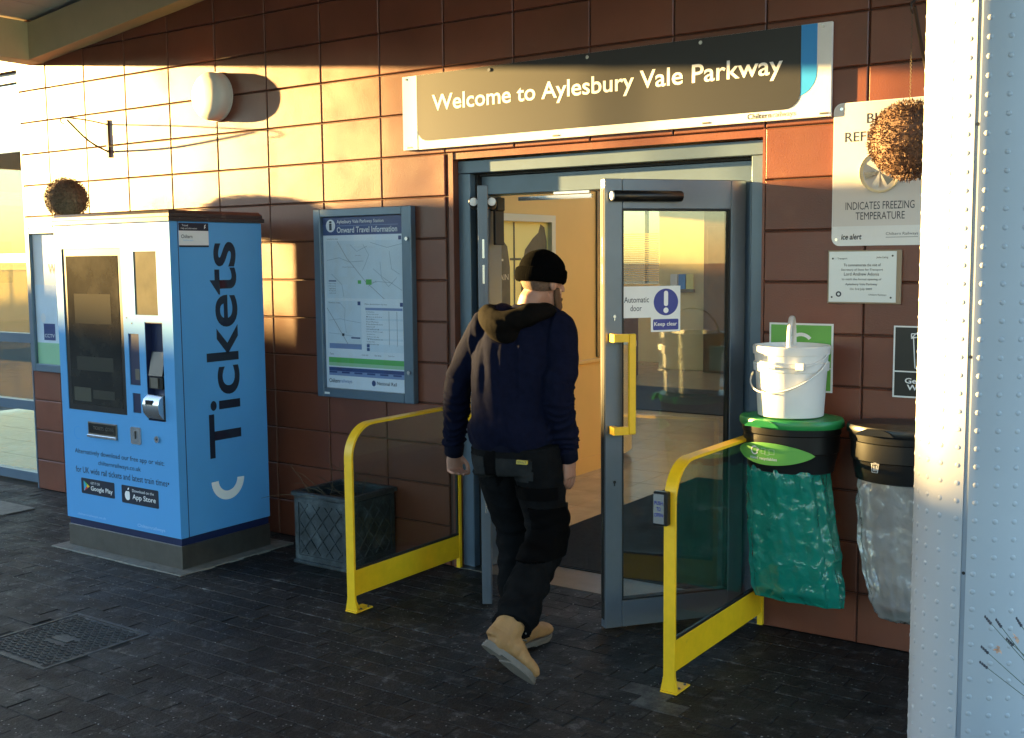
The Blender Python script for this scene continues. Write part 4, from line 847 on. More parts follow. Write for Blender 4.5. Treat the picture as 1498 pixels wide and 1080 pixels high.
# ------------------------------------------------------------------ rails
def guard_rail(X0, yf, label, yb=-.035):
    t = thing('guard_rail', (X0, (yf + yb) / 2, 0), label, 'guard rail', 'yellow guard rails beside the entrance')
    hw, th, H_, r_ = .024, .012, .905, .16
    path = [(yf, .006), (yf, H_ - r_)] + [(yf + r_ - r_ * math.cos(R(a)), H_ - r_ + r_ * math.sin(R(a))) for a in range(10, 91, 10)] + [(yb, H_)]
    def strap(path, name):
        v_ = []; n = len(path)
        for i, p in enumerate(path):
            a = Vector(path[max(i - 1, 0)]); b = Vector(path[min(i + 1, n - 1)]); d = (b - a).normalized(); nn = Vector((d.y, -d.x)) * th
            for x, s in ((-hw, 0), (hw, 0), (hw, 1), (-hw, 1)): v_.append((X0 + x, p[0] + nn.x * s, p[1] + nn.y * s))
        f_ = [(0, 1, 2, 3), tuple((n - 1) * 4 + k for k in (3, 2, 1, 0))] + [(i * 4 + k, i * 4 + (k + 1) % 4, i * 4 + 4 + (k + 1) % 4, i * 4 + 4 + k) for i in range(n - 1) for k in range(4)]
        return MB().add(v_, f_).build(name, yellow_m, t, smooth=True, angle=30)
    strap(path, 'hoop')
    MB().box(X0 - .012, X0 + .012, yb - .02, yb - .001, .02, H_ - .0125).build('rear_post', yellow_m, t)
    MB().box(X0 - .008, X0 + .008, yf + .0125, yb - .021, .075, .200, .002).build('kick_panel', yellow_m, t)
    MB().box(X0 - .007, X0 + .007, yf + .0125, yb - .021, .2005, .212).box(X0 - .005, X0 + .005, yb - .032, yb - .0205, .213, H_ - .02).build('gasket', rubber_m, t)
    gp = [(yf + .0135, .2125), (yb - .033, .2125), (yb - .033, H_ - .014), (yf + r_, H_ - .014)] + [(yf + r_ - (r_ - .014) * math.sin(R(a)), H_ - r_ + (r_ - .014) * math.cos(R(a))) for a in range(15, 91, 15)]
    MB().prism(gp, (X0 - .003, 0, 0), Y_, Z_, X_, 0, .006).build('glass_panel', rail_glass, t)
    MB().box(X0 - .036, X0 + .036, yf - .006, yf + .115, .0005, .008, .002).build('foot_plate', yellow_m, t)
    g = MB(); g.prism([(yf + .0125, .0085), (yf + .055, .0085), (yf + .0125, .085)], (X0 - .006, 0, 0), Y_, Z_, X_, 0, .012)
    for s in (-1, 1): g.prism([(0, .0085), (s * .012, .0085), (0, .07)], (X0 + s * .0243, yf + .011, 0), X_, Z_, -Y_, 0, .010)
    g.build('gusset', yellow_m, t)
    for y in (yf + .045, yf + .095): MB().lathe([(.006, 0), (.006, .005)], (X0 + .022, y, .0082), 6).build('bolt', steel_m, t)
    return t
guard_rail(-3.60, -.895, 'yellow guard rail left of the door, beside the planter')
gr2 = guard_rail(-1.885, -.955, 'yellow guard rail right of the door, carrying the push pad')
pb = thing('push_pad', (-1.91, -.97, .66), 'small black and silver push to open pad on the yellow rail', 'push button')
MB().box(-1.938, -1.878, -.990, -.9585, .665, .795, .004).build('housing', black_m, pb)
MB().box(-1.934, -1.890, -.9935, -.9905, .673, .787).build('plate', chrome_m, pb)
for s, z in (('PUSH', .745), ('TO', .722), ('OPEN', .699)):
    w2 = {'PUSH': .017, 'TO': .009, 'OPEN': .018}[s]; text(s, (-1.912 - w2, -1.912 + w2, z, z + .015), (0, -.9937, 0), X_, Z_, blue_round, pb, weight=.01)

# ------------------------------------------------------------------ bins, bucket and sacks
def oval_prof(mb, cx, cy, prof, rx, ry, seg=40, cap=True):
    mb.lathe([(p[0], p[1]) for p in prof], (cx, cy, 0), seg, sx=rx, sy=ry, cap=cap); return mb
def sack_mesh(cx, cy, levels, seed, seg=96, amp=.010):
    """levels: (z, rx, ry, dx, dy)"""
    n = 120; v_ = []; zs = [l[0] for l in levels]
    for i in range(n + 1):
        z = zs[0] + (zs[-1] - zs[0]) * i / n; k = 0
        while k < len(levels) - 2 and z < levels[k + 1][0]: k += 1
        a, b = levels[k], levels[k + 1]; t = (a[0] - z) / (a[0] - b[0]); t = t * t * (3 - 2 * t); g = [a[j] * (1 - t) + b[j] * t for j in range(5)]
        for s in range(seg):
            th = 2 * math.pi * s / seg; d = Vector((math.cos(th), math.sin(th), 0)); low = min(1, (zs[0] - z) / .06)
            p = Vector((math.cos(th) * 3, math.sin(th) * 3, z * 6)) + Vector((seed, seed * 2, 0))
            f1 = noise.noise(Vector((math.cos(th) * 2.2, math.sin(th) * 2.2, z * 1.4 + seed))) * 2.6
            f2 = 1 - abs(noise.noise(p * 2.2)) * 3; f3 = 1 - abs(noise.noise(Vector((p.x * 3 + p.z, p.y * 3, p.z * 3.2)))) * 3
            f4 = noise.noise(Vector((math.cos(th) * 5 + z * 1.2, math.sin(th) * 5, z * .9 + seed))) * 2.2
            r = 1 + low * (amp * 6 * f1 + amp * 5.5 * f4 + amp * 2.4 * f2 + amp * .9 * f3)
            v_.append((cx + g[3] + g[1] * r * d.x, cy + g[4] + g[2] * r * d.y, z + .006 * noise.noise(p) * low))
    f_ = [(i * seg + k, i * seg + (k + 1) % seg, (i + 1) * seg + (k + 1) % seg, (i + 1) * seg + k) for i in range(n) for k in range(seg)]
    f_.append(tuple(n * seg + k for k in range(seg)))
    return MB().add(v_, f_)
def holder(cx, label, lidm, name='sack_holder'):
    t = thing(name, (cx, -.19, .78), label, 'bin')
    rx, ry, cy = .212, .165, -.19
    body = [(.80, .775), (.86, .78), (.93, .86), (.955, .865), (.965, .935), (.99, .94), (1.0, .966)]
    oval_prof(MB(), cx, cy, [(r, z) for r, z in body], rx, ry, cap=False).build('rim', black_m, t, smooth=True, angle=25)
    oval_prof(MB(), cx, cy, [(.90, .965), (1.03, .967), (1.045, .974), (1.045, .992), (1.02, 1.002), (.6, 1.008)], rx, ry).build('lid', lidm, t, smooth=True, angle=35)
    MB().prism([(-.075, 0), (.075, 0), (.06, .014), (.03, .026), (-.03, .026), (-.06, .014)], (cx - .06, cy - ry * 1.0 - .010, .975), X_, Z_, -Y_, 0, .010).build('lid_lip', lidm, t)
    MB().box(cx - .10, cx + .10, -.05, -.002, .80, .96, .004).build('wall_bracket', black_m, t)
    return t
b1_ = holder(-1.70, 'black sack holder with bright green lid carrying the white bucket', lid_green)
# badge bent round the front of the rim
bd = MB(); nbd = 24; v_ = []; f_ = []
for i in range(nbd + 1):
    t = i / nbd; ang = R(-90 - 62 + t * 105); hh = .046 * (math.sin(math.pi * t) ** .75) + .0008
    for dz, rr_ in ((-hh, 0), (hh, 0), (hh, -.003), (-hh, -.003)):
        v_.append((-1.70 + (.212 * .99 + .012 + rr_) * math.cos(ang), -.19 + (.165 * .99 + .012 + rr_) * math.sin(ang), .862 + dz))
for i in range(nbd):
    for k in range(4): f_.append((i * 4 + k, i * 4 + (k + 1) % 4, i * 4 + 4 + (k + 1) % 4, i * 4 + 4 + k))
bd.add(v_, f_).build('badge', sign_green, b1_, smooth=True)
def badge_bend(o_, cx, cy, rx, ry, x_ref, a_ref):
    """wrap a flat print (x,z) round the rim"""
    for q in o_.data.vertices:
        x = q.co.x + root_loc(o_.parent).x; ang = R(a_ref) + (x - x_ref) / ((rx + ry) / 2)
        q.co.x = cx + rx * math.cos(ang) - root_loc(o_.parent).x; q.co.y = cy + ry * math.sin(ang) - root_loc(o_.parent).y
o = text('mixed recyclables', (-.085, .035, .832, .848), (-1.70, -.40, 0), X_, Z_, white_ink, b1_, weight=.012); badge_bend(o, -1.70, -.19, .2240, .1775, -1.735, -108)
o = plate(ring_pts(-.062, .872, .013, .019, 60, 340, 18), (-1.70, -.40, 0), X_, Z_, white_ink, b1_, 'recycling_loop', 0, .0002); badge_bend(o, -1.70, -.19, .2240, .1775, -1.735, -108)
o = plate([(-.052, .866), (-.036, .878), (-.052, .888)], (-1.70, -.40, 0), X_, Z_, white_ink, b1_, 'recycling_loop', 0, .0002); badge_bend(o, -1.70, -.19, .2240, .1775, -1.735, -108)
for (a, b, c, d) in ((-.030, .862, -.012, .884), (-.014, .858, .004, .880), (.004, .862, .024, .882)):
    mb = lines(MB(), [((-1.70 + a, b), (-1.70 + c, b)), ((-1.70 + c, b), (-1.70 + c, d)), ((-1.70 + c, d), (-1.70 + a, d)), ((-1.70 + a, d), (-1.70 + a, b))], .0012, -.40)
    o = mb.build('packaging_icon', white_ink, b1_); badge_bend(o, -1.70, -.19, .2240, .1775, -1.735, -108)
sk = sack_mesh(-1.70, -.19, [(.835, .150, .125, -.01, 0), (.78, .172, .140, -.005, -.0), (.60, .185, .115, .0, 0), (.40, .198, .095, .015, 0), (.26, .205, .070, .028, 0), (.205, .200, .040, .032, 0)], 3.3, amp=.011)
o = sk.build('rubbish_sack', teal_bag, None, smooth=True, angle=180); recenter(o); setp(o, 'crumpled teal plastic sack hanging below the green-lidded holder', 'bin bag')
b2_ = holder(-1.235, 'black sack holder with black lid, half behind the column', black_m)
o = can(MB(), -1.29, .845, .36, -.40, .0022).build('bin_symbol', white_ink, b2_)
badge_bend(o, -1.235, -.19, .2125, .1655, -1.30, -110)
sk = sack_mesh(-1.235, -.19, [(.80, .165, .135, 0, 0), (.72, .170, .135, 0, 0), (.55, .165, .125, .0, 0), (.40, .145, .11, .005, 0), (.28, .125, .09, .01, 0), (.215, .10, .06, .01, 0), (.195, .05, .03, .01, 0)], 9.1, amp=.012)
o = sk.build('rubbish_sack', clear_bag, None, smooth=True, angle=180); recenter(o); setp(o, 'crumpled clear plastic sack hanging beside the white column', 'bin bag')
# bucket: two nested tubs and handles
bk = thing('bucket', (-1.70, -.20, 1.008), 'white plastic bucket standing on the green bin lid', 'bucket')
oval_prof(MB(), -1.70, -.20, [(.128, 1.0085), (.136, 1.012), (.147, 1.20), (.155, 1.202), (.157, 1.235), (.149, 1.237), (.152, 1.270), (.158, 1.271), (.160, 1.300), (.157, 1.306), (.150, 1.306), (.149, 1.290), (.128, 1.02), (.0, 1.02)], 1, 1, 48, cap=False).build('tub', bucket_m, bk, smooth=True, angle=25)
h_ = []
for a in range(0, 181, 9): h_.append((-1.70 + .162 * math.cos(R(a)) * 1.0, -.20 - .125 * math.sin(R(a)) * .75 - .02, 1.215 - .095 * math.sin(R(a)) + .03 * math.cos(R(a))))
MB().tube([(p[0], p[1] - .05 * math.sin(R(9 * i)), p[2]) for i, p in enumerate(h_)], .0035, 8).build('handle', bucket_m, bk, smooth=True)
h_ = [(-1.70 + .160 * math.cos(R(a)), -.20 - .165 * math.sin(R(a)), 1.275 - .045 * math.sin(R(a)) * (1 + .6 * math.cos(R(a)))) for a in range(0, 100, 9)]
MB().tube(h_, .004, 8).build('handle', bucket_m, bk, smooth=True)
up = [Vector((-1.70 - .040 * math.cos(R(a)) , -.20 + .138 * math.cos(R(a)), 1.295 + .130 * math.sin(R(a)))) for a in range(0, 181, 9)]
MB().tube(up, [(.010, .004)] * len(up), 8, side=X_).build('carry_handle', bucket_m, bk, smooth=True)
for a in (-1.62, -1.74): MB().box(a, a + .035, -.365, -.343, 1.215, 1.245, .003).build('handle_lug', bucket_m, bk)

# ------------------------------------------------------------------ wall lamp, brackets and balls
lm_ = thing('wall_lamp', (-5.47, 0, 2.683), 'round white bulkhead lamp high on the sunlit wall', 'lamp')
MB().lathe([(.15, 0), (.15, .012)], (-5.47, -.013, 2.683), 48, 'Y').build('back_plate', lamp_m, lm_, smooth=True)
MB().lathe([(.004, -.106), (.06, -.1035), (.105, -.096), (.132, -.084), (.143, -.068), (.1455, -.05), (.146, -.03), (.146, -.0135)], (-5.47, 0, 2.683), 56, 'Y').build('diffuser', lamp_m, lm_, smooth=True, angle=60)
random.seed(5)
def foliage_ball(c, r, n, parent, name='foliage'):
    mb = MB(); c = Vector(c)
    mb.ell(c, r * .90, r * .90, r * .88, 24)
    for k in range(n):
        d = Vector((random.gauss(0, 1), random.gauss(0, 1), random.gauss(0, 1))).normalized()
        b = noise.noise(d * 3.5) * .05 + 1; p = c + d * r * b * random.uniform(.88, .985)
        a = (d + Vector((random.gauss(0, .7), random.gauss(0, .7), random.gauss(0, .7)))).normalized(); s = random.uniform(.006, .012)
        w = a.cross(Vector((random.gauss(0, 1), random.gauss(0, 1), random.gauss(0, 1)))).normalized() * s * .45
        mb.add([p - w, p + a * s * .5 + w * .9, p + a * s * 1.2, p + w * .2 - a * s * .3], [(0, 1, 2, 3)])
    o = mb.build(name, ball_m, parent); o['kind'] = 'stuff'; return o
def bracket(X0, zt, zb, tip, label):
    t = thing('hanging_bracket', (X0, 0, zb), label, 'bracket', 'wall brackets for hanging balls')
    MB().box(X0 - .012, X0 + .012, -.010, -.002, zb, zt, .001).build('wall_bar', iron_bracket, t)
    MB().tube([(X0, -.008, zt - .03), (X0, tip[0] * .5, zt - .015), (X0, tip[0], tip[1])], .005, 8, sub=4).build('arm', iron_bracket, t, smooth=True)
    MB().tube([(X0, -.008, zb + .04), (X0, tip[0] * .45, zb + .10), (X0, tip[0] + .03, tip[1] - .012)], .007, 8, sub=4).build('strut', iron_bracket, t, smooth=True)
    MB().tube([(X0, tip[0] + .02, tip[1]), (X0, tip[0] - .012, tip[1] - .004), (X0, tip[0] - .016, tip[1] - .03), (X0, tip[0] + .006, tip[1] - .04)], .004, 8, sub=4).build('hook', iron_bracket, t, smooth=True)
    return t
def hang(X0, y, ztop, zc, r, label, n):
    t = thing('hanging_ball', (X0, y, zc - r), label, 'topiary ball', 'brown foliage balls hanging from brackets')
    foliage_ball((X0, y, zc), r, n, t)
    mb = MB(); z = ztop
    while z > zc + r * .75:
        mb.tube([(X0 - .003, y, z), (X0 + .003, y, z - .008), (X0 - .003, y, z - .016)], .0014, 5); z -= .014
    o = mb.build('chain', twig_m, t, smooth=True); o['kind'] = 'stuff'
bracket(-6.57, 2.63, 2.38, (-.335, 2.615), 'thin rusty wall bracket above the ticket machine')
hang(-6.57, -.335, 2.575, 2.095, .14, 'brown dried foliage ball hanging behind the ticket machine top', 4200)
bracket(-1.19, 2.68, 2.30, (-.375, 2.61), 'dark iron wall bracket beside the white column')
hang(-1.19, -.375, 2.57, 2.105, .150, 'brown dried foliage ball hanging in front of the ice alert sign', 6000)

# ------------------------------------------------------------------ white column with studs
CX, CY, CR = -.625, -1.54, .200
cl = thing('column', (CX, CY, 0), 'white studded round column in the right foreground', 'column')
cl['kind'] = 'thing'
n0 = math.atan2(CAMP.y - CY, CAMP.x - CX)            # direction column -> camera
seam_a = n0 - R(18.5)
mb = MB(); seg = 96; hw_ = R(1.9); ang = []
a = seam_a + hw_
while a < seam_a + 2 * math.pi - hw_ - 1e-6: ang.append(a); a += (2 * math.pi - 2 * hw_) / 90
ang.append(seam_a + 2 * math.pi - hw_)
prof = []
DEL = R(13); ps_ = seam_a + hw_; C2 = Vector((CR * (math.cos(ps_) - math.cos(ps_ + DEL)), CR * (math.sin(ps_) - math.sin(ps_ + DEL))))
def sec(q):
    q = (q - seam_a) % (2 * math.pi)
    if q < R(150): a_ = seam_a + q + DEL; return (C2.x + CR * math.cos(a_), C2.y + CR * math.sin(a_)), a_
    return (CR * math.cos(seam_a + q), CR * math.sin(seam_a + q)), seam_a + q
for q in ang: prof.append(sec(q)[0])
for q in (seam_a - hw_ * .98, seam_a + hw_ * .98): prof.append(((CR - .007) * math.cos(q), (CR - .007) * math.sin(q)))
mb.prism(prof, (CX, CY, 0), X_, Y_, Z_, .02, 3.72).build('sheath', column_m, cl, smooth=True, angle=30)
MB().prism([((CR - .006) * math.cos(seam_a + t), (CR - .006) * math.sin(seam_a + t)) for t in (-hw_ * .9, hw_ * .9)] + [((CR - .003) * math.cos(seam_a + t), (CR - .003) * math.sin(seam_a + t)) for t in (hw_ * .9, -hw_ * .9)], (CX, CY, 0), X_, Y_, Z_, .02, 3.72).build('seam_strip', seam_m, cl)
sm = MB(); ns = 26
for j in range(78):
    z = .07 + j * .0465
    for i in range(ns):
        a0 = seam_a + R(6.8) + (2 * math.pi - 2 * R(6.8)) * i / (ns - 1); p0_, a = sec(a0); ca, sa = math.cos(a), math.sin(a)
        c = Vector((CX + p0_[0], CY + p0_[1], z)); n = Vector((ca, sa, 0)); t = Vector((-sa, ca, 0)); v_ = []
        for r_, d in ((.0080, -.0006), (.0060, .0012), (.0026, .0020)):
            for k in range(8):
                q = R(45 * k); v_.append(c + t * r_ * math.cos(q) + Z_ * r_ * math.sin(q) + n * d)
        sm.add(v_, [(r0 * 8 + k, r0 * 8 + (k + 1) % 8, r0 * 8 + 8 + (k + 1) % 8, r0 * 8 + 8 + k) for r0 in range(2) for k in range(8)] + [tuple(16 + k for k in range(8))])
o = sm.build('studs', column_m, cl, smooth=True, angle=60); o['kind'] = 'stuff'
for z in (.86, 1.42, 2.0, 2.42): MB().lathe([(.0045, 0), (.0045, .002)], (CX + (CR - .0035) * math.cos(seam_a), CY + (CR - .0035) * math.sin(seam_a) - .002, z), 8, 'Y').build('rivet', black_m, cl)
MB().lathe([(.26, 0), (.26, .02), (.21, .03)], (CX, CY, 0), 48).build('base_collar', column_m, cl, smooth=True)

# ------------------------------------------------------------------ lavender tub beside the camera
lt = thing('lavender_tub', (-.16, -2.36, 0), 'lavender sprigs with grey-blue dry heads in front of the white column', 'plant')
MB().lathe([(.15, .01), (.17, .02), (.20, .50), (.215, .505), (.215, .54), (.19, .54), (.18, .50), (.0, .49)], (-.16, -2.36, 0), 32, cap=False).build('tub', planter_m, lt, smooth=True)
random.seed(21); sb = MB(); hb = MB(); fb = MB()
tips = [(-.455, -2.40, .955), (-.435, -2.40, .952), (-.40, -2.39, .958), (-.455, -2.42, .90), (-.46, -2.40, .862), (-.415, -2.39, .915)]
for k in range(60): tips.append((-.16 + random.uniform(-.20, .32), -2.36 + random.uniform(-.22, .25), random.uniform(.75, 1.02)))
for k, tp_ in enumerate(tips):
    tp_ = Vector(tp_); b = Vector((-.16 + random.uniform(-.07, .07), -2.36 + random.uniform(-.07, .07), .50)); mid = b.lerp(tp_, .5) + Vector((random.uniform(-.01, .02), 0, .035))
    sb.tube([b, mid, tp_], [.0012, .0010, .0007], 5, sub=4); d = (tp_ - mid).normalized()
    hb_r = Matrix.Identity(3)
    for q in range(4):
        c = tp_ + d * (q * .005 - .006); hb.ell(c, .0032 * (1 - q * .1), .0032 * (1 - q * .1), .0036, 6)
    for q in range(3):
        c = b.lerp(mid, random.uniform(.3, 1)); s = Vector((random.uniform(-1, 1), random.uniform(-1, 1), .6)).normalized()
        w = s.cross(Z_).normalized() * .0015; fb.add([c - w, c + w, c + w + s * .03, c - w + s * .03], [(0, 1, 2, 3)])
o = sb.build('stem', stem_m, lt, smooth=True); o['kind'] = 'stuff'; o = hb.build('bloom', bloom_m, lt, smooth=True); o['kind'] = 'stuff'; o = fb.build('foliage', stem_m, lt); o['kind'] = 'stuff'
for c in ((-.432, -2.41, .905), (-.402, -2.40, .93)):
    p_ = MB(); c = Vector(c)
    for q in range(6):
        d = Vector((random.gauss(0, 1), random.gauss(0, 1), random.gauss(0, 1))).normalized(); w = d.cross(Z_).normalized() * .004; p_.add([c - d * .002, c + d * .006 + w, c + d * .012, c + d * .006 - w], [(0, 1, 2, 3)])
    p_.build('petal', petal_m, lt)

# ------------------------------------------------------------------ unseen board and building added to shade the place (sun side)
hs = thing('shade_board', (-10.1, -1.6, 2.25), 'long dark board added out of view to cast a shadow band on the wall', 'sign')
MB().box(-11.9, -8.4, -1.63, -1.58, 2.34, 2.79, .004).build('board', sign_dark, hs)
for x in (-11.5, -10.1, -8.8): MB().box(x, x + .02, -1.615, -1.595, 2.7905, 3.6).build('hanger', steel_m, hs)
hz = thing('shade_building', (-36, -16, 0), 'long low building added out of view to block the low sun', 'building')  # put in for its shadow edge, roof stepped to shade the column
MB().box(-44, -36, -60, 9, -.31, 4.45).build('wall_panel', farwall_m, hz); MB().box(-44.4, -35.7, -8.5, 9.4, 4.4505, 4.62).build('roof', roof_m, hz); MB().box(-44.4, -35.7, -60.4, -8.51, 4.4505, 4.95).build('roof', roof_m, hz)
for k in range(11): MB().box(-36.0, -35.96, -56 + k * 5.6, -53.5 + k * 5.6, 1.0, 2.4).build('window', screen_m, hz)

# ------------------------------------------------------------------ the walking man
man = thing('person', (-2.58, -.97, 0), 'man in black beanie, navy hoodie, dark work trousers and tan boots walking in', 'person')
NE, SHL, SHR = Vector((-2.575, -.875, 1.455)), Vector((-2.756, -.948, 1.395)), Vector((-2.425, -.868, 1.395))
HD = Vector((-2.535, -.825, 1.575))
ELL, WRL = Vector((-2.862, -.985, 1.13)), Vector((-2.942, -.925, .845)); ELR, WRR = Vector((-2.388, -.945, 1.125)), Vector((-2.400, -.855, .86))
HPL, HPR = Vector((-2.695, -.955, .895)), Vector((-2.505, -.935, .895))
KNL, ANL = Vector((-2.700, -.81, .51)), Vector((-2.645, -.865, .10)); KNR, ANR = Vector((-2.475, -.91, .535)), Vector((-2.400, -1.262, .262))
fwd = Vector((-.10, 1, 0)).normalized(); rgt = Vector((1, .25, 0)).normalized()
body = MB()
body.tube([(-2.60, -.95, .88), (-2.60, -.93, 1.05), (-2.59, -.91, 1.25), (-2.585, -.90, 1.38), (-2.58, -.88, 1.46)], [(.15, .10), (.14, .095), (.165, .11), (.14, .08), (.06, .06)], 20, side=rgt, sub=3)
body.tube([NE + Vector((0, 0, -.03)), NE + Vector((.01, .012, .05)), HD + Vector((0, -.005, -.03))], [(.062, .062), (.057, .060), (.06, .065)], 18, side=rgt, sub=3)
hf = Vector((.24, .95, -.20)).normalized(); hr = Vector((.95, -.30, 0)).normalized(); hu = hr.cross(hf)
HM = Matrix((hr, hf, hu)).transposed()
def H(x, y, z): return HD + HM @ Vector((x, y, z))
body.ell(H(0, -.008, .025), .076, .095, .096, 24, HM); body.ell(H(0, .030, -.045), .060, .066, .070, 20, HM)
body.tube([H(0, .085, .035), H(0, .103, .0), H(0, .108, -.018)], [.010, .014, .016], 10); body.ell(H(0, .083, -.075), .022, .018, .010, 10, HM)
for s in (-1, 1):
    body.ell(H(s * .080, -.012, -.002), .009, .020, .032, 12, HM @ Matrix.Rotation(R(-10 * s), 3, 'Z')); body.ell(H(s * .034, .078, .022), .014, .012, .010, 10, HM)
def limb(mb, pts, rr, **k): mb.tube(pts, rr, 16, sub=3, **k)
limb(body, [SHL + Vector((.04, 0, 0)), SHL, ELL, WRL], [.05, .052, .040, .027]); limb(body, [SHR - Vector((.04, 0, 0)), SHR, ELR, WRR], [.05, .052, .040, .027])
limb(body, [HPL, KNL, ANL], [.085, .055, .040]); limb(body, [HPR, KNR, ANR], [.085, .055, .040])
# hands: palm, four unequal curled fingers, thumb
def hand(mb, w, dn, pn, th, curl):
    """w wrist, dn pointing down the hand, pn palm normal (towards palm side), th towards the thumb side"""
    dn = dn.normalized(); pn = (pn - dn * pn.dot(dn)).normalized(); th = (th - dn * th.dot(dn) - pn * th.dot(pn)).normalized()
    mb.tube([w - dn * .03, w, w + dn * .035, w + dn * .085], [(.026, .020), (.027, .018), (.038, .017), (.039, .014)], 14, side=th, sub=3)
    for k, (off, ln) in enumerate(((.029, .074), (.010, .082), (-.010, .076), (-.028, .060))):
        p = w + dn * .078 + th * off; d = dn; pts = [p - dn * .012, p]
        for j, f in enumerate((.44, .32, .24)):
            a = R(curl[j] + k * 4); d = (d * math.cos(a) + pn * math.sin(a)).normalized(); pts.append(pts[-1] + d * ln * f)
            
        mb.tube(pts, [.0085, .0090, .0082, .0074, .0060], 10, sub=2)
    p = w + dn * .028 + th * .030; d = (dn * .75 + th * .55 + pn * .45).normalized(); p2 = p + d * .040; d2 = (dn * .9 + pn * .5 - th * .05).normalized(); p3 = p2 + d2 * .030; p4 = p3 + d2 * .020
    mb.tube([p - d * .015, p, p2, p3, p4], [.012, .0125, .0100, .0088, .0065], 10, sub=2)
hand(body, WRL, Vector((.03, .03, -1)), Vector((.85, -.45, 0)), Vector((.45, .85, 0)), (66, 84, 60))
hand(body, WRR, Vector((.06, .05, -1)), Vector((-.9, .1, 0)), Vector((0, 1, 0)), (14, 22, 16))
fuse(body, 'body', skin_m, man, voxel=.0045, iters=2)
# short hair at the nape, beard along the jaw
hb_ = MB(); hb_.ell(H(0, -.020, .005), .0775, .0900, .062, 24, HM)
hb_.build('hair', hair_m, man, smooth=True)
bd_ = MB()
for s in (-1, 1): bd_.tube([H(s * .066, .020, -.015), H(s * .062, .036, -.055), H(s * .045, .065, -.092), H(0, .090, -.100)], [(.010, .014), (.012, .022), (.015, .022), (.018, .022)], 12, sub=4)
bd_.tube([H(-.03, .09, -.055), H(0, .099, -.050), H(.03, .09, -.055)], .008, 8, sub=3)
def fuzz(a, f=60): return lambda p, n: a * noise.noise(Vector(p) * f)
fuse(bd_, 'beard', beard_m, man, voxel=.005, iters=1, disp=fuzz(.003, 140))
# beanie
bn = MB(); bn.ell(H(0, -.018, .050), .092, .108, .088, 32, HM)
o = fuse(bn, 'beanie', beanie_m, man, voxel=.005, iters=1, disp=lambda p, n: .003 * noise.noise(Vector(p) * 22))
me = o.data
cf = []
for i in range(49):
    a = 2 * math.pi * i / 48; w_b = 1 + .025 * math.sin(a * 3 + 1)
    cf.append(H(.094 * math.cos(a) * w_b, -.018 + .108 * math.sin(a) * w_b, .038 + .012 * math.sin(a + .6)))
cm = MB(); n_ = 144; v_ = []; prof_c = [(-.010, -.028), (.004, -.031), (.013, -.020), (.015, .002), (.011, .022), (.002, .030), (-.012, .026)]
for i in range(n_):
    a = 2 * math.pi * i / n_; rb_ = .0012 * math.cos(a * 56)
    for (dr, dz) in prof_c:
        rr_ = dr + rb_ + .004 * noise.noise(Vector((math.cos(a) * 2, math.sin(a) * 2, dz * 20)))
        v_.append(H((.088 + rr_) * math.cos(a), -.020 + (.103 + rr_) * math.sin(a), .030 + dz + .010 * math.sin(a)))
k_ = len(prof_c); f_ = [(i * k_ + j, ((i + 1) % n_) * k_ + j, ((i + 1) % n_) * k_ + (j + 1) % k_, i * k_ + (j + 1) % k_) for i in range(n_) for j in range(k_)]
cm.add(v_, f_).build('beanie_cuff', beanie_m, man, smooth=True, angle=180)
# hoodie
def seg_t(p, a, b):
    ab = b - a; t = max(0, min(1, (p - a).dot(ab) / ab.dot(ab))); return t, (p - (a + ab * t)).length
hd = MB()
hd.tube([(-2.605, -.955, .905), (-2.605, -.955, .95), (-2.605, -.95, 1.10), (-2.60, -.93, 1.26), (-2.59, -.915, 1.36), (-2.582, -.905, 1.43), (-2.578, -.89, 1.475)],
        [(.170, .122), (.186, .138), (.182, .138), (.190, .134), (.178, .116), (.112, .088), (.070, .072)], 32, side=rgt, sub=4)
hd.tube([SHL + Vector((.12, .02, .035)), SHL + Vector((.02, 0, .0)), (SHL + ELL) / 2 + Vector((-.012, 0, 0)), ELL + Vector((-.004, -.006, 0)), (ELL + WRL) / 2, WRL + Vector((0, 0, .03))], [(.060, .072), (.072, .080), (.062, .070), (.058, .064), (.053, .058), (.046, .050)], 24, sub=4)
hd.tube([SHR + Vector((-.12, .02, .035)), SHR + Vector((-.02, 0, .0)), (SHR + ELR) / 2 + Vector((.012, 0, 0)), ELR + Vector((.004, -.006, 0)), (ELR + WRR) / 2, WRR + Vector((0, 0, .03))], [(.060, .072), (.072, .080), (.063, .070), (.060, .065), (.056, .060), (.047, .050)], 24, sub=4)
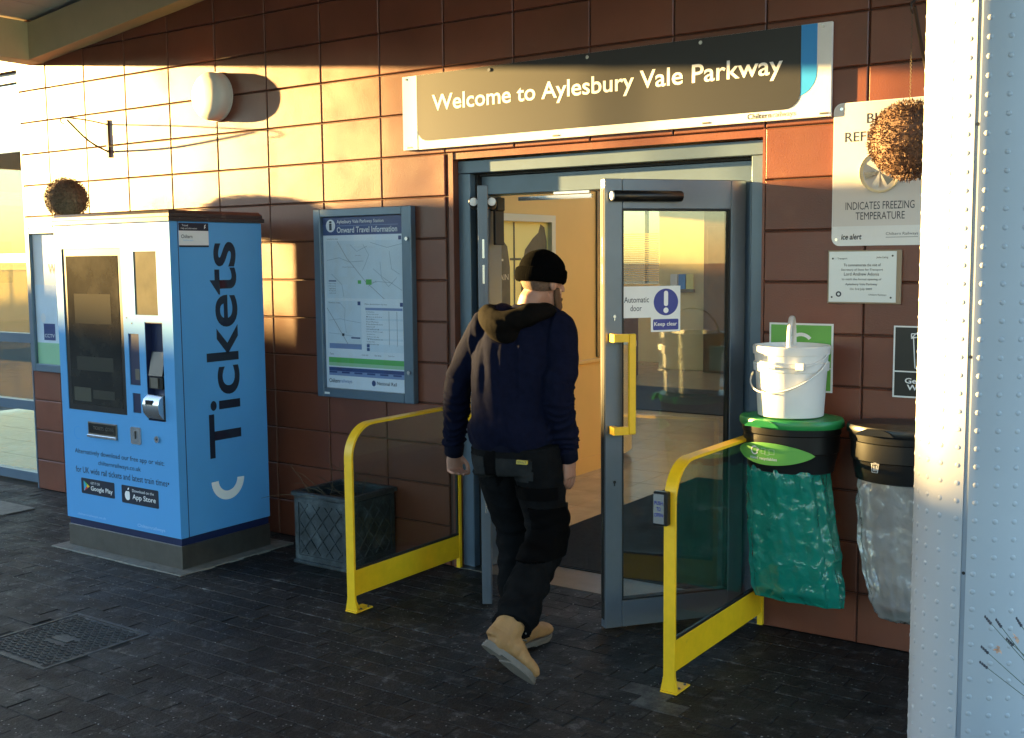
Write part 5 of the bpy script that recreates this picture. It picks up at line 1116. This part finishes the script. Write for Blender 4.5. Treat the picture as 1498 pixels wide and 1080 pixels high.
def hood_disp(p, n):
    p = Vector(p); tl_, dl = seg_t(p, ELL, WRL); tr2, dr2 = seg_t(p, ELR, WRR); d = 0
    for (sh, el, wr, s) in ((SHL, ELL, WRL, 0), (SHR, ELR, WRR, 5)):
        t1, d1 = seg_t(p, sh, el); t2, d2 = seg_t(p, el, wr)
        if min(d1, d2) < .095 and abs(p.x + 2.60) > .172:
            if d2 <= d1 + .01:
                w = .55 + .45 * t2; ph = noise.noise(p * 9 + Vector((s, 0, 0))) * 3.0
                sf = math.sin(t2 * 23 + ph * 1.5 + p.y * 14); d += .0105 * w * (1 - 2 * abs(sf) ** .7) * .8 + .005 * noise.noise(p * 24)
            else:
                w = max(0, t1 - .25) * 1.2; ph = noise.noise(p * 7 + Vector((s, 3, 0))) * 3.5
                d += .006 * w * math.sin(t1 * 20 + ph) + .005 * noise.noise(p * 12)
            return d
    # torso: drape folds falling from the shoulders, gathers above the hem
    zt = (p.z - .93) / .5; q = p.x * 1.0 + (p.z - 1.2) * .22
    d += .019 * noise.noise(Vector((q * 15, 0.3, p.z * 2.2))) * (1 if n.y < .3 else .6)
    d += .009 * noise.noise(Vector((q * 28, 4.3, p.z * 5)))
    if p.z < 1.06: d += .010 * math.exp(-((p.z - .985) / .04) ** 2) * (1 + .8 * noise.noise(Vector((p.x * 14, p.y * 10, 2))))
    for cx, cw in ((-2.70, .014), (-2.595, .016), (-2.53, .010)):
        if 1.10 < p.z < 1.39 and n.y < 0: d += .010 * math.exp(-((p.x - cx - (1.39 - p.z) * .10) / cw) ** 2) * math.sin(math.pi * (p.z - 1.10) / .29)
    rg = 1 - abs(noise.noise(Vector((p.x * 5 + p.z * 4, p.y * 4, p.z * 7 - p.x * 5)))) * 4
    return d + .0045 * max(0, rg) ** 2 * math.exp(-((p.z - 1.04) / .10) ** 2) + .0012 * noise.noise(p * 60)
fuse(hd, 'hoodie', hoodie_m, man, voxel=.0075, iters=3, disp=hood_disp)
# waistband and cuffs
wb = MB(); wb.tube([(-2.606, -.955, .892), (-2.606, -.955, .90), (-2.606, -.955, .940), (-2.606, -.955, .948)], [(.168, .122), (.176, .128), (.178, .130), (.172, .125)], 48, side=rgt); wb.build('hoodie_hem', rib_m, man, smooth=True, angle=60)
lw_ = MB(); lw_.tube([(-2.607, -.955, .884), (-2.607, -.955, .8915)], [(.172, .125), (.172, .125)], 48, side=rgt).build('shirt_edge', white_m, man, smooth=True)
for el, wr in ((ELL, WRL), (ELR, WRR)):
    d = (wr - el).normalized(); MB().tube([wr - d * .045, wr - d * .035, wr + d * .010, wr + d * .016], [.038, .0440, .041, .032], 28).build('cuff', rib_m, man, smooth=True, angle=60)
# hood lying on the back
ho = MB()
ho.tube([(-2.695, -.905, 1.46), (-2.695, -.975, 1.445), (-2.63, -1.035, 1.425), (-2.57, -1.035, 1.425), (-2.50, -.985, 1.445), (-2.475, -.90, 1.465), (-2.49, -.83, 1.47)], [(.030, .034), (.045, .042), (.052, .048), (.052, .050), (.046, .042), (.034, .034), (.022, .024)], 20, sub=4)
ho.ell((-2.60, -1.015, 1.400), .085, .055, .062, 20); ho.ell((-2.66, -1.00, 1.425), .055, .05, .05, 18); ho.ell((-2.55, -.975, 1.43), .09, .06, .045, 18)
fuse(ho, 'hood', hood_m, man, voxel=.006, iters=3, disp=lambda p, n: .012 * noise.noise(Vector((p.x * 16 + p.z * 18, p.y * 10, p.z * 12))) + .008 * math.sin(40 * (p.x * .7 + p.z) + 3 * noise.noise(Vector(p) * 8)))
# trousers
tr_ = MB()
tr_.tube([(-2.603, -.95, .965), (-2.603, -.95, .93), (-2.602, -.955, .86), (-2.600, -.955, .80)], [(.160, .112), (.168, .120), (.182, .135), (.172, .125)], 28, side=rgt, sub=3)
tr_.tube([HPL + Vector((.0, 0, .02)), HPL.lerp(KNL, .4), KNL, KNL.lerp(ANL, .5), ANL + Vector((0, 0, .065))], [(.106, .122), (.100, .108), (.086, .088), (.082, .086), (.078, .082)], 22, side=rgt, sub=4)
dR = (ANR - KNR).normalized()
tr_.tube([HPR + Vector((.0, 0, .02)), HPR.lerp(KNR, .4), KNR, KNR.lerp(ANR, .5), ANR + dR * .010], [(.104, .120), (.098, .106), (.084, .088), (.080, .084), (.082, .088)], 22, side=rgt, sub=4)
def tro_disp(p, n):
    p = Vector(p); d = 0
    for (h, k, a) in ((HPL, KNL, ANL), (HPR, KNR, ANR)):
        t1, d1 = seg_t(p, h, k); t2, d2 = seg_t(p, k, a)
        if d2 < d1 and d2 < .12:
            return (.006 * (.3 + t2)) * math.sin(t2 * 24 + 4 * noise.noise(p * 7)) + .006 * noise.noise(p * 15) + .0045 * max(0, 1 - abs(noise.noise(Vector((p.x * 6, p.y * 6, p.z * 9 - p.x * 5)))) * 5)
        if d1 < .14 and p.z < .80:
            return .005 * max(0, 1 - abs(t1 - .95) * 3) * math.sin(t1 * 40 + 4 * noise.noise(p * 7)) + .0035 * max(0, 1 - abs(noise.noise(Vector((p.x * 6, p.y * 6, p.z * 11 + p.x * 6)))) * 5) + .006 * noise.noise(Vector((p.x * 9, p.y * 9, p.z * 16)))
    return .006 * noise.noise(p * 12)
fuse(tr_, 'trousers', trouser_m, man, voxel=.0075, iters=2, disp=tro_disp)
MB().tube([(-2.604, -.95, .893), (-2.604, -.95, .9), (-2.604, -.95, .93)], [(.172, .124), (.174, .126), (.172, .124)], 48, side=rgt).build('belt', pocket_m, man, smooth=True)
def pouch(c, w, h, th, nrm, name, m=pocket_m, up=Z_):
    c = Vector(c); nrm = Vector(nrm).normalized(); u = Vector(up).cross(nrm).normalized(); v = nrm.cross(u).normalized()
    pts = rrect(-w / 2, w / 2, -h / 2, h / 2, min(w, h) * .16); return MB().prism(pts, c, u, v, nrm, -th, th).build(name, m, man, smooth=True)
def patch(src, name, m, off, test):
    """cloth piece sewn on: follows the garment under it, a few millimetres proud"""
    me = src.data; o0 = root_loc(src.parent); keep = [f for f in me.polygons if test(f.center + o0, f.normal)]
    idx = {}; v_ = []; f_ = []
    for f in keep:
        for vi in f.vertices:
            if vi not in idx: idx[vi] = len(idx); v = me.vertices[vi]; v_.append(v.co + o0 + v.normal * off)
    n = len(v_)
    for vi in list(idx): v = me.vertices[vi]; v_.append(v.co + o0 - v.normal * .001)
    cnt = {}
    for f in keep:
        vs2 = [idx[vi] for vi in f.vertices]; f_.append(tuple(vs2))
        for a, b in zip(vs2, vs2[1:] + vs2[:1]): cnt[(a, b)] = 1
    for (a, b) in cnt:
        if (b, a) not in cnt: f_.append((b, a, a + n, b + n))
    return MB().add(v_, f_).build(name, m, man, smooth=True, angle=50)
trs = bpy.data.objects['trousers']
grey_tr = mat('grey trouser panel', (0.019, 0.020, 0.021), 0.9, var=0.3, vscale=14, bump=0.7, bscale=200, spec=0.05)
for xa, xb in ((-2.79, -2.66), (-2.60, -2.46)): patch(trs, 'back_pocket', grey_tr, .004, lambda p, n, xa=xa, xb=xb: xa < p.x < xb and .775 + .02 * abs(p.x - (xa + xb) / 2) * 5 < p.z < .872 and n.y < -.2)
patch(trs, 'pocket_flap', pocket_m, .006, lambda p, n: -2.585 < p.x < -2.38 and .700 < p.z < .755 and p.y < -.95)
patch(trs, 'seat_panel', pocket_m, .0025, lambda p, n: -2.655 < p.x < -2.605 and .74 < p.z < .90 and p.y < -1.0)
patch(trs, 'cargo_pocket', pocket_m, .010, lambda p, n: p.x > -2.462 + .35 * (p.y + .93) and .47 < p.z < .665)
tg = pouch((-2.475, -1.082, .868), .046, .016, .006, (.2, -1, .05), 'brand_tag', mat('yellow tag', (.45, .35, .05), .5))
tn = Vector((.2, -1, .05)).normalized(); tu = Z_.cross(tn).normalized(); tv = tn.cross(tu)
text('DEWALT', (-.020, .020, -.005, .005), Vector((-2.475, -1.082, .868)) + tn * .0064, tu, tv, ink_m, tg)
# boots
collar_m = mat('collar leather', (0.20, 0.10, 0.04), .7, bump=.4, bscale=120); heel_m = mat('heel leather', (0.30, 0.155, 0.055), .7, bump=.4, bscale=120)
def boot(an, f, up, name, s):
    f = Vector(f).normalized(); up = Vector(up); up = (up - f * up.dot(f)).normalized(); r = f.cross(up).normalized(); M = Matrix((r, f, up)).transposed()
    def B(x, y, z): return an + M @ Vector((x, y, z))
    mb = MB()
    mb.tube([B(0, -.012, .085), B(0, -.010, .06), B(0, -.010, .01), B(0, -.012, -.05)], [(.054, .060), (.050, .060), (.047, .062), (.043, .068)], 20, side=r, sub=3)
    mb.tube([B(0, -.050, -.050), B(0, -.02, -.040), B(0, .05, -.032), B(.0, .11, -.048), B(-.003 * s, .165, -.055), B(-.004 * s, .200, -.062)], [(.032, .034), (.042, .050), (.044, .046), (.049, .034), (.047, .029), (.030, .018)], 20, side=r, sub=4)
    t = fuse(mb, 'boot', boot_m, man, voxel=.005, iters=2, disp=lambda p, n: .0025 * noise.noise(Vector(p) * 40) + .002 * math.sin(160 * (Vector(p) - an).dot(f) + 2 * noise.noise(Vector(p) * 20)) * max(0, 1 - abs((Vector(p) - an).dot(f) - .06) / .05))
    out = []
    for i in range(36):
        a = 2 * math.pi * i / 36; y = .072 + .142 * math.sin(a); wd = .036 + .016 * max(0, min(1, (y + .02) / .14)) ; wd *= 1 if y < .15 else max(.55, 1 - (y - .15) / .14)
        out.append((math.copysign(abs(math.cos(a)) ** .6, math.cos(a)) * wd - .003 * s * (y > .1), y))
    so = MB(); so.prism(out, B(0, 0, -.092), r, f, up, 0, .008)
    so.prism([(p[0], min(p[1], .012)) for p in out if p[1] < .02] , B(0, 0, -.099), r, f, up, 0, .0065)
    so.prism([(p[0], max(p[1], .05)) for p in out if p[1] > .045], B(0, 0, -.097), r, f, up, 0, .0045); so.prism([(p[0] * .97, p[1] * .97 + .002) for p in out], B(0, 0, -.0835), r, f, up, 0, .012)
    so.build('boot_sole', sole_m, man, smooth=True)
    patch(t, 'padded_collar', collar_m, .003, lambda p, n: .048 < (Vector(p) - an).dot(up) < .083)
    patch(t, 'heel_counter', heel_m, .0022, lambda p, n: -.078 < (Vector(p) - an).dot(up) < -.020 and (Vector(p) - an).dot(f) < -.005)
    for k in range(5): MB().tube([B(-.026, .040 + .014 * k, .055 - .020 * k), B(0, .058 + .014 * k, .060 - .020 * k), B(.026, .040 + .014 * k, .055 - .020 * k)], .003, 6, sub=3).build('lace', sole_m, man, smooth=True)
    for k in range(3): MB().box(0, .001, 0, .001, 0, .001)
boot(Vector((-2.640, -.865, .103)), (.06, 1, 0), (0, 0, 1), 'boot', -1)
fd = Vector((.06, .70, -.70)).normalized()
boot(Vector((-2.405, -1.290, .240)), Vector((.42, .66, -.72)), (.10, .62, .66), 'boot', 1)
